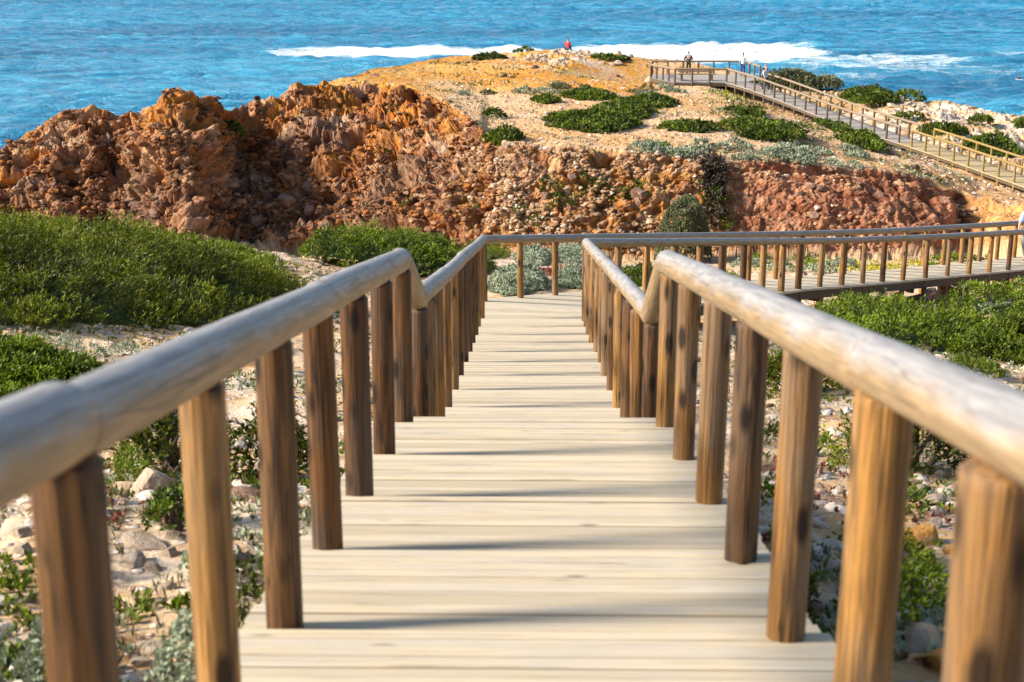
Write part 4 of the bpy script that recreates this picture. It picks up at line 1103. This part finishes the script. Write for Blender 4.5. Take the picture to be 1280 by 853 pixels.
# tiny growth over the headland: stuff
def head_cover(name, label, n, mat, seed, u0, u1, v0, v1, freq, thr, plateau, leaf=(.13, .035)):
    rg = np.random.default_rng(seed)
    m = (HEAD['u'] > u0) & (HEAD['u'] < u1) & (HEAD['v'] > v0) & (HEAD['v'] < v1) & (HEAD['pl'] == plateau)
    V = HEAD['V'][m]; q = fbm(V[:, 0] / freq, V[:, 1] / freq, V[:, 2] / freq, 3, seed) > thr; V = V[q]
    if len(V) == 0: return
    cover(name, label, V[rg.choice(len(V), n)] + rg.normal(0, .04, (n, 3)), mat, leaf, 5, seed)
head_cover('ground_cover', 'tiny green plants dotted over the cliff face', 900, 'dgreen', 41, 250, 900, 110, 300, 1.6, .38, False)
head_cover('ground_cover', 'tiny grey-green plants dotted over the plateau', 550, 'silver', 42, 600, 1280, 80, 230, 2.2, .22, True)
head_cover('ground_cover', 'tiny dark plants dotted over the plateau', 900, 'dgreen', 43, 500, 1280, 66, 230, 1.8, .30, True)
head_cover('yellow_flowers', 'yellow flowers below the viewing platform', 160, 'yellow', 44, 878, 930, 112, 126, 2, -.2, True)
head_cover('ground_cover', 'low growth in the shade under the far boardwalk', 900, 'dgreen', 45, 905, 1060, 108, 165, 2, -.05, True)

# ------------------------------------------------------------------ rocks
def ico(sub):
    import bmesh
    bm = bmesh.new(); bmesh.ops.create_icosphere(bm, subdivisions=sub, radius=1.0)
    V = np.array([v.co[:] for v in bm.verts]); Fc = np.array([[v.index for v in f.verts] for f in bm.faces]); bm.free()
    return V, Fc
ICO3 = ico(4); ICO2 = ico(2); ICO1 = ico(1)
def rock_shape(V, seed, planes=9):
    rg = np.random.default_rng(seed); V = V.copy()
    for i in range(planes):
        n = rg.normal(0, 1, 3); n /= np.linalg.norm(n); c = rg.uniform(.45, .8)
        s = V @ n; V = V - np.maximum(s - c, 0)[:, None] * n[None] * .92
    r = 1 + .18 * fbm(V[:, 0] * 1.4 + seed, V[:, 1] * 1.4, V[:, 2] * 1.4, 4, seed) + .05 * fbm(V[:, 0] * 6, V[:, 1] * 6, V[:, 2] * 6, 3, seed + 9)
    return V * r[:, None]
RM = {}
for mt in ('rock_pale', 'rock_orange', 'rock_brown'):
    RM[mt] = []
    for i in range(5):
        me = mesh_np('rock', rock_shape(ICO3[0], 100 + i + 31 * len(RM)), ICO3[1], M[mt], False)
        RM[mt].append(me)
def rock(label, P, sx, sy, sz, mat, rz, group=None, sink=.3):
    o = link('rock', RM[mat][int(abs(P[0] * 13 + P[1] * 7)) % 5]); o.location = (P[0], P[1], P[2] + sz * (1 - 2 * sink) * .5)
    o.scale = (sx, sy, sz); o.rotation_euler = (random.uniform(-.25, .25), random.uniform(-.25, .25), rz)
    return tag(o, label, 'rock', group)
def prock(label, u, v, wpx, mat, asp=(.8, .55), group='larger rocks on the near hillside', rz=None):
    P = hit(u, v); s = wpx * P[1] / F / 2 * 1.22
    return rock(label, P, s, s * asp[0], s * asp[1], mat, random.uniform(0, 6) if rz is None else rz, group)
prock('big pale grey boulder behind the second left post', 200, 618, 74, 'rock_pale', (.9, .75))
prock('pale boulder below the big grey one by the second left post', 232, 642, 50, 'rock_pale', (.9, .7))
prock('grey-brown boulder between second and third left posts', 312, 628, 44, 'rock_brown', (.9, .8))
prock('flat pale stone slab on the sand left of the second left post', 182, 682, 56, 'rock_pale', (.7, .35))
prock('pale stone at the left edge beside the first left post', 28, 672, 38, 'rock_pale')
prock('orange block lying right of the second right post', 1146, 680, 58, 'rock_orange', (.8, .7), rz=.3)
prock('smaller orange stone right of the orange block', 1194, 692, 40, 'rock_orange', (.8, .6))
prock('large pinkish orange rock at the bottom right', 1180, 838, 86, 'rock_orange', (.8, .55))
prock('flat pale slab at the bottom right above the pinkish rock', 1152, 812, 78, 'rock_pale', (.8, .4))
prock('pale slab between the third right post and the herbs', 1138, 716, 60, 'rock_pale', (.8, .4))
prock('pale flat stone beside the deck behind the third right post', 1030, 716, 50, 'rock_pale', (.8, .4))
prock('pale stone half behind the second right post near the deck', 1032, 770, 44, 'rock_pale', (.8, .45))
prock('white stone on the sand right of the second right post', 1152, 616, 26, 'rock_pale', (.8, .5))
prock('wide pale stone on the sand left of the first right post', 1170, 630, 44, 'rock_pale', (.8, .4))
for i, (u, v, w, t) in enumerate([(1062, 372, 26, 'leftmost'), (1112, 376, 30, 'second'), (1138, 380, 32, 'third'), (1166, 380, 40, 'fourth and largest'), (1186, 372, 32, 'rightmost')]):
    prock('brown rock under the turned walkway, %s of five' % t, u, v, w, 'rock_brown', (.9, .7), 'brown rocks under the turned walkway')
rgr = random.Random(21)
def near_rocks(n, label, ur, vr, szr, mats, group, seed):
    rr = random.Random(seed)
    for i in range(n):
        u = rr.uniform(*ur); v = rr.uniform(*vr); P = hit(u, v)
        if abs(P[0]) < 1.15: continue
        s = rr.uniform(*szr) ; rock(label, P, s, s * rr.uniform(.6, .9), s * rr.uniform(.4, .65), rr.choice(mats), rr.uniform(0, 6), group)
near_rocks(34, 'small pale stone on the sandy ground beyond the left posts', (0, 330), (600, 850), (.04, .10), ['rock_pale'], 'small stones left of the near railing', 1)
near_rocks(44, 'small stone on the rough ground beyond the right posts', (950, 1280), (500, 850), (.04, .11), ['rock_pale', 'rock_pale', 'rock_brown'], 'small stones right of the near railing', 2)
near_rocks(40, 'small pale stone in the gravel patch at the right edge', (1150, 1280), (390, 450), (.07, .17), ['rock_pale'], 'small stones at the right edge', 3)
near_rocks(26, 'pale stone on the sand between the left junipers', (330, 560), (300, 350), (.08, .2), ['rock_pale'], 'pale stones left of the landing', 4)
near_rocks(40, 'pale stone on the flat beyond the turned walkway', (930, 1270), (314, 345), (.1, .25), ['rock_pale'], 'pale stones on the flat below the cliff', 5)
# headland boulders
def head_rocks(n, label, ur, vr, szr, mats, group, seed, plateau=True, fl=(.5, .8)):
    rr = random.Random(seed)
    for i in range(n):
        P = hhit(rr.uniform(*ur), rr.uniform(*vr), plateau); s = rr.uniform(*szr)
        rock(label, P, s, s * rr.uniform(.6, .9), s * rr.uniform(*fl), rr.choice(mats), rr.uniform(0, 6), group)
head_rocks(15, 'pale boulder in the summit outcrop below the red-shirted person', (640, 800), (64, 84), (.2, .5), ['rock_pale'], 'boulders of the summit outcrop', 6)
head_rocks(7, 'pale limestone boulder between far boardwalk and sea', (1060, 1290), (122, 185), (.25, .6), ['rock_pale'], 'limestone boulders by the sea', 7, True, (.25, .45))
head_rocks(18, 'stone on the bare ground beside the lower far boardwalk', (1090, 1260), (190, 250), (.15, .4), ['rock_pale', 'rock_brown'], 'stones beside the far boardwalk', 8)
head_rocks(12, 'brown stone on the orange sand of the headland', (440, 800), (84, 106), (.15, .45), ['rock_brown'], 'brown stones on the orange sand', 9)
head_rocks(14, 'grey-brown boulder bulging from the foot of the left cliff', (120, 430), (230, 288), (.3, .6), ['rock_brown'], 'boulders in the left cliff', 10, False, (.7, 1.0))
head_rocks(36, 'cobble stuck in the conglomerate cliff', (560, 1180), (205, 300), (.12, .34), ['rock_brown'], 'cobbles in the conglomerate cliff', 11, False, (.7, 1.0))
P = hhit(812, 103); rock('rounded grey boulder beside the viewing platform', (*(P[:2]), P[2]), .5, .45, .45, 'rock_pale', 1.0)

def pebbles(name, label, P, smin, smax, mat, seed):
    rg = np.random.default_rng(seed); n = len(P); V0, F0 = ICO2
    sc = smin + (smax - smin) * rg.random(n) ** 3
    SH = np.stack([rock_shape(V0, 900 + q, 6) for q in range(40)])
    V = SH[rg.integers(0, 40, n)] * 1.25 * (1 + rg.uniform(-.12, .12, (n, len(V0), 1)))
    an = rg.uniform(0, 6.28, n); c, s = np.cos(an)[:, None], np.sin(an)[:, None]
    st = rg.uniform(.6, 1, (n, 1))
    x = V[..., 0] * c - V[..., 1] * st * s; y = V[..., 0] * s + V[..., 1] * st * c; z = V[..., 2] * .55
    V = np.stack([x, y, z], -1) * sc[:, None, None] + P[:, None] + np.array([0, 0, 1])[None, None] * (sc * .15)[:, None, None]
    Fa = (F0[None] + (np.arange(n) * len(V0))[:, None, None]).reshape(-1, 3)
    o = link(name, mesh_np(name, V.reshape(-1, 3), Fa, mat)); tag(o, label, kind='stuff')
def m_peb():
    m = Mat('pebbles'); i = m.n('NewGeometry').outputs['Random Per Island']
    c = m.ramp(i, [(0, (.32, .20, .14)), (.25, (.52, .36, .24)), (.5, (.64, .53, .42)), (.75, (.70, .62, .52)), (1, (.46, .26, .13))])
    n = m.noise(m.coord('Object'), 14, 4)
    return m.done(m.mix(.5, c, m.ramp(n, [(.3, .55), (.6, 1.0)]), 'MULTIPLY'), .9, m.bump(n, .4, .03), .15)
M['peb'] = m_peb()
def m_cob():
    m = Mat('cobbles'); i = m.n('NewGeometry').outputs['Random Per Island']
    c = m.ramp(i, [(0, (.20, .10, .06)), (.3, (.33, .19, .10)), (.55, (.42, .27, .15)), (.8, (.36, .18, .08)), (1, (.58, .47, .35))])
    n = m.noise(m.coord('Object'), 14, 4)
    return m.done(m.mix(.5, c, m.ramp(n, [(.3, .55), (.6, 1.0)]), 'MULTIPLY'), .9, m.bump(n, .4, .03), .15)
M['cob'] = m_cob()
def m_rub():
    m = Mat('rubble'); i = m.n('NewGeometry').outputs['Random Per Island']
    c = m.ramp(i, [(0, (.07, .027, .012)), (.35, (.16, .066, .03)), (.6, (.24, .125, .07)), (.85, (.32, .11, .022)), (1, (.38, .24, .15))])
    n = m.noise(m.coord('Object'), 9, 4)
    return m.done(m.mix(.6, c, m.ramp(n, [(.34, .45), (.55, 1.0)]), 'MULTIPLY'), .9, m.bump(n, .5, .05), .12)
M['rub'] = m_rub()
p2 = np.concatenate([scatter_near(60000, 81, 1.5, -.02, d0=3.5, d1=20), scatter_near(40000, 82, 2.5, -.05, d0=14, d1=60)])
sel = np.random.default_rng(4).permutation(len(p2))[:10000]; p2 = p2[sel]
pebbles('pebbles', 'small pale pebbles strewn over the near hillside', np.stack([p2[:, 0], p2[:, 1], ground_z(p2[:, 0], p2[:, 1])], -1), .008, .075, M['peb'], 1)
def hpeb(n, seed, plateau, u0, u1, v0, v1, thr=None):
    rg = np.random.default_rng(seed)
    m = np.where((HEAD['pl'] == plateau) & (HEAD['u'] > u0) & (HEAD['u'] < u1) & (HEAD['v'] > v0) & (HEAD['v'] < v1))[0]
    if thr is not None:
        V = HEAD['V'][m]; m = m[fbm(V[:, 0] / 1.6, V[:, 1] / 1.6, V[:, 2] / 1.3, 3, seed) > thr]
    return HEAD['V'][rg.choice(m, n)] + rg.normal(0, .03, (n, 3))
pebbles('pebbles', 'small pale stones strewn over the headland plateau', hpeb(1900, 3, True, 560, 1300, 100, 260), .025, .13, M['peb'], 2)
pebbles('cobbles', 'pale cobbles embedded in the conglomerate cliff face', np.concatenate([hpeb(2800, 4, False, 560, 900, 185, 318, .05), hpeb(500, 5, False, 880, 1220, 195, 318, .05)]), .035, .2, M['cob'], 3)
pebbles('rubble', 'broken brown rubble lodged in the left cliff face', hpeb(9000, 6, False, -20, 620, 95, 310, -.05), .03, .24, M['rub'], 4)

# ------------------------------------------------------------------ people
M['skin'] = m_simple('skin', (.45, .27, .19), .6, .1)
M['hair'] = m_simple('dark_hair', (.025, .018, .014), .7)
def cloth(name, c): return m_simple(name, c, .85, .15, 9)
def skin_obj(name, verts, edges, radii, mat, parent=None, root=0):
    me = bpy.data.meshes.new(name); me.from_pydata([tuple(v) for v in verts], edges, []); me.materials.append(mat)
    o = link(name, me, parent)
    md = o.modifiers.new('Skin', 'SKIN'); md.use_smooth_shade = True
    sv = me.skin_vertices
    if not sv: 
        me.skin_vertices.new() if hasattr(me.skin_vertices, 'new') else None
    for i, r in enumerate(radii):
        me.skin_vertices[0].data[i].radius = r if isinstance(r, tuple) else (r, r)
        me.skin_vertices[0].data[i].use_root = (i == root)
    ss = o.modifiers.new('Subdivision', 'SUBSURF'); ss.levels = 1; ss.render_levels = 2
    return o
def person(label, loc, face, pose, top, bottom, hair=True, group=None):
    """face: heading in degrees (0 looks along +Y). pose: joints in metres, +y forward, +x right"""
    J = dict(pelvis=(0, 0, .93), belly=(0, .01, 1.06), chest=(0, .0, 1.27), neck=(0, .0, 1.44), jaw=(0, .035, 1.53), skull=(0, .02, 1.62), crown=(0, .0, 1.70), nose=(0, .115, 1.585),
             hipL=(-.09, 0, .88), kneeL=(-.10, .02, .49), ankL=(-.10, -.02, .08), toeL=(-.12, .16, .03), hipR=(.09, 0, .88), kneeR=(.10, .02, .49), ankR=(.10, -.02, .08), toeR=(.12, .16, .03),
             shL=(-.18, 0, 1.39), elL=(-.24, -.02, 1.11), wrL=(-.24, .06, .88), shR=(.18, 0, 1.39), elR=(.24, -.02, 1.11), wrR=(.24, .06, .88))
    J.update(pose)
    names = list(J); rad = dict(pelvis=(.14, .10), belly=(.125, .09), chest=(.15, .10), neck=.055, jaw=.07, skull=(.082, .098), crown=.06, nose=.014, hipL=.085, kneeL=.058, ankL=.04, toeL=.03, hipR=.085, kneeR=.058, ankR=.04, toeR=.03,
             shL=.055, elL=.042, wrL=.028, shR=.055, elR=.042, wrR=.028)
    E = [('pelvis', 'belly'), ('belly', 'chest'), ('chest', 'neck'), ('neck', 'jaw'), ('jaw', 'skull'), ('skull', 'crown'), ('skull', 'nose')]
    for s in 'LR': E += [('pelvis', 'hip' + s), ('hip' + s, 'knee' + s), ('knee' + s, 'ank' + s), ('ank' + s, 'toe' + s), ('chest', 'sh' + s), ('sh' + s, 'el' + s), ('el' + s, 'wr' + s)]
    V = [J[n] for n in names]; Rr = [rad[n] for n in names]; ed = [(names.index(a), names.index(b)) for a, b in E]
    for s in 'LR':                                     # palms with five separate fingers
        el = np.array(J['el' + s]); wr = np.array(J['wr' + s]); t = wr - el; t /= np.linalg.norm(t)
        sd = np.cross(t, [0, 0, 1] if abs(t[2]) < .9 else [1, 0, 0]); sd /= np.linalg.norm(sd)
        pi = len(V); V.append(tuple(wr + t * .06)); Rr.append((.034, .018)); ed.append((names.index('wr' + s), pi))
        for q, ln in ((-.03, .07), (-.01, .085), (.01, .08), (.03, .06)):
            b = len(V); V.append(tuple(wr + t * (.085 + ln * .5) + sd * q)); Rr.append(.009); V.append(tuple(wr + t * (.085 + ln) + sd * q + np.array([0, .012, 0]))); Rr.append(.007)
            ed += [(pi, b), (b, b + 1)]
        b = len(V); V.append(tuple(wr + t * .05 + sd * .055)); Rr.append(.011); V.append(tuple(wr + t * .09 + sd * .065)); Rr.append(.008); ed += [(pi, b), (b, b + 1)]
    body = skin_obj('person', V, ed, Rr, M['skin'])
    def garment(name, joints, grow, mat):
        idx = {n: i for i, n in enumerate(joints)}
        e2 = [(idx[a], idx[b]) for a, b in E if a in idx and b in idx]
        def g(r): return (r[0] + grow, r[1] + grow) if isinstance(r, tuple) else r + grow
        skin_obj(name, [J[n] for n in joints], e2, [g(rad[n]) for n in joints], mat, body)
    garment('shirt', ['belly', 'chest', 'pelvis', 'shL', 'elL', 'shR', 'elR'], .018, top)
    garment('trousers', ['pelvis', 'hipL', 'kneeL', 'ankL', 'hipR', 'kneeR', 'ankR'], .016, bottom)
    if hair:
        sk = np.array(J['skull']); cr = np.array(J['crown'])
        skin_obj('hair', [tuple(sk + np.array([0, -.035, .0])), tuple(cr + np.array([0, -.02, -.01])), tuple(cr + np.array([0, .04, -.02]))], [(0, 1), (1, 2)], [(.088, .085), (.085, .085), (.06, .05)], M['hair'], body)
    body.location = loc; body.rotation_euler = (0, 0, -R(face))
    return tag(body, label, 'person', group)
PG = 'people on the headland'
sit = dict(pelvis=(0, 0, .12), belly=(0, .03, .25), chest=(0, .06, .46), neck=(0, .07, .63), jaw=(0, .11, .72), skull=(0, .1, .81), crown=(0, .08, .89), nose=(0, .2, .78),
           hipL=(-.09, .03, .12), kneeL=(-.12, .40, .30), ankL=(-.12, .50, -.08), toeL=(-.13, .66, -.14), hipR=(.09, .03, .12), kneeR=(.12, .40, .30), ankR=(.12, .50, -.08), toeR=(.13, .66, -.14),
           shL=(-.18, .06, .58), elL=(-.24, .16, .32), wrL=(-.14, .36, .34), shR=(.18, .06, .58), elR=(.24, .16, .32), wrR=(.14, .36, .34))
P = hhit(709, 69)
person('person in a red shirt on the summit rocks facing the sea', (P[0], P[1], P[2] + .38), 20, sit, cloth('red_shirt', (.62, .05, .07)), cloth('grey_trousers', (.06, .06, .09)), group=PG)
lean = dict(belly=(0, .05, 1.06), chest=(0, .16, 1.24), neck=(0, .25, 1.38), jaw=(0, .30, 1.46), skull=(0, .29, 1.55), crown=(0, .27, 1.63), nose=(0, .39, 1.52), shL=(-.19, .2, 1.33), elL=(-.30, .34, 1.06), wrL=(-.12, .50, 1.0), shR=(.19, .2, 1.33), elR=(.30, .34, 1.06), wrR=(.12, .50, 1.0))
X857 = (857 - 666) * 105.0 / F
person('person in a dark jacket leaning on the back rail of the platform', (X857, 105.0, PZ), 0, lean, cloth('dark_jacket', (.055, .045, .035)), cloth('dark_trousers', (.04, .035, .03)), group=PG)
X923 = (923 - 666) * 103.6 / F
person('person in a white shirt standing at the platform end looking seaward', (X923, 103.4, PZ), 10, {}, cloth('white_shirt', (.75, .76, .80)), cloth('blue_trousers', (.05, .08, .16)), group=PG)
walk = dict(kneeL=(-.10, .14, .50), ankL=(-.10, .22, .09), toeL=(-.11, .40, .06), kneeR=(.10, .0, .49), ankR=(.10, -.24, .12), toeR=(.11, -.08, .04), elL=(-.24, -.12, 1.13), wrL=(-.22, -.10, .88), elR=(.24, .06, 1.11), wrR=(.22, .2, .92))
sA = 3.9
pA = fpt(sA, .55); pB = fpt(sA - .75, 1.0)
person('person in pale top and dark jacket coming down the far boardwalk, nearer of two', (pA[0], pA[1], pA[2]), 150, walk, cloth('pale_top', (.50, .52, .62)), cloth('dark_shorts', (.05, .045, .07)), group=PG)
person('person in a dark red jacket coming down the far boardwalk, behind the pale-topped one', (pB[0], pB[1], pB[2]), 150, walk, cloth('maroon_jacket', (.10, .035, .04)), cloth('black_trousers', (.03, .03, .04)), group=PG)
pe = (go(.705 * Lo) + gi(.705 * Li)) / 2
def on_walk(u):
    best = None
    for t in np.linspace(.4, 1, 400):
        q = (go(t * Lo) + gi(t * Li)) / 2
        uu, vv = project(q[None] + np.array([[0, 0, 1.2]]))
        if best is None or abs(uu[0] - u) < best[0]: best = (abs(uu[0] - u), q)
    return best[1]
pe = on_walk(1287)
person('person in a light blue shirt at the right edge of the turned walkway', tuple(pe), 215, walk, cloth('light_blue_shirt', (.45, .55, .78)), cloth('grey_shorts', (.2, .2, .22)))
# surfer far out
r_ = ray(1274, 104); sp = r_ * (SEA_Z / r_[2])
prone = {k: (v[0], v[1], v[2]) for k, v in sit.items()}
sb = person('tiny dark surfer sitting out in the sea at the right', (sp[0], sp[1], SEA_Z + .75), -30, sit, cloth('black_wetsuit', (.02, .02, .025)), cloth('black_wetsuit_legs', (.02, .02, .025)))
V0, F0 = ICO2
me = mesh_np('surfboard', V0 * np.array([.28, 1.3, .05]) + np.array([0, 0, .02]) , F0, cloth('board_white', (.6, .6, .58)), True)
so = link('surfboard', me, None, (sp[0], sp[1], SEA_Z + .72)); so.rotation_euler = (0, 0, R(30)); tag(so, 'surfboard under the tiny dark surfer in the sea', 'surfboard')

# ------------------------------------------------------------------ light, sky, camera
EL = R(30); SUN = Vector((-math.cos(EL) * .985, -math.cos(EL) * .17, math.sin(EL)))
w = bpy.data.worlds.new('World'); S.world = w; w.use_nodes = True
nt = w.node_tree; bg = nt.nodes['Background']; sky = nt.nodes.new('ShaderNodeTexSky')
sky.sky_type = 'NISHITA'; sky.sun_disc = False; sky.sun_elevation = EL; sky.sun_rotation = math.atan2(SUN.x, SUN.y)
sky.air_density = 1.0; sky.dust_density = .4; sky.ozone_density = 2.0
nt.links.new(sky.outputs[0], bg.inputs[0]); bg.inputs[1].default_value = .092
sl = bpy.data.lights.new('sun', 'SUN'); sl.energy = 4.8; sl.angle = R(10); sl.color = (1, .93, .82)
so = bpy.data.objects.new('sun', sl); COL.objects.link(so); so.rotation_mode = 'QUATERNION'; so.rotation_quaternion = (SUN).to_track_quat('Z', 'Y')
cam = bpy.data.cameras.new('camera'); co = bpy.data.objects.new('camera', cam); COL.objects.link(co); S.camera = co
cam.lens = 36 * F / 1280; cam.sensor_width = 36; cam.sensor_fit = 'HORIZONTAL'; cam.clip_start = .05; cam.clip_end = 80000
from mathutils import Matrix
m3 = Matrix((tuple(_rt), tuple(_up), tuple(-_fw))).transposed()
co.matrix_world = m3.to_4x4()
cam.dof.use_dof = True; cam.dof.focus_distance = 32; cam.dof.aperture_fstop = 4.0
S.view_settings.view_transform = 'Standard'; S.view_settings.look = 'None'; S.view_settings.gamma = 1; S.view_settings.use_curve_mapping = False
S.view_settings.exposure = 1.12
S.cycles.max_bounces = 6; S.cycles.diffuse_bounces = 3; S.cycles.glossy_bounces = 2; S.cycles.transmission_bounces = 3; S.cycles.transparent_max_bounces = 6
S.cycles.use_denoising = True
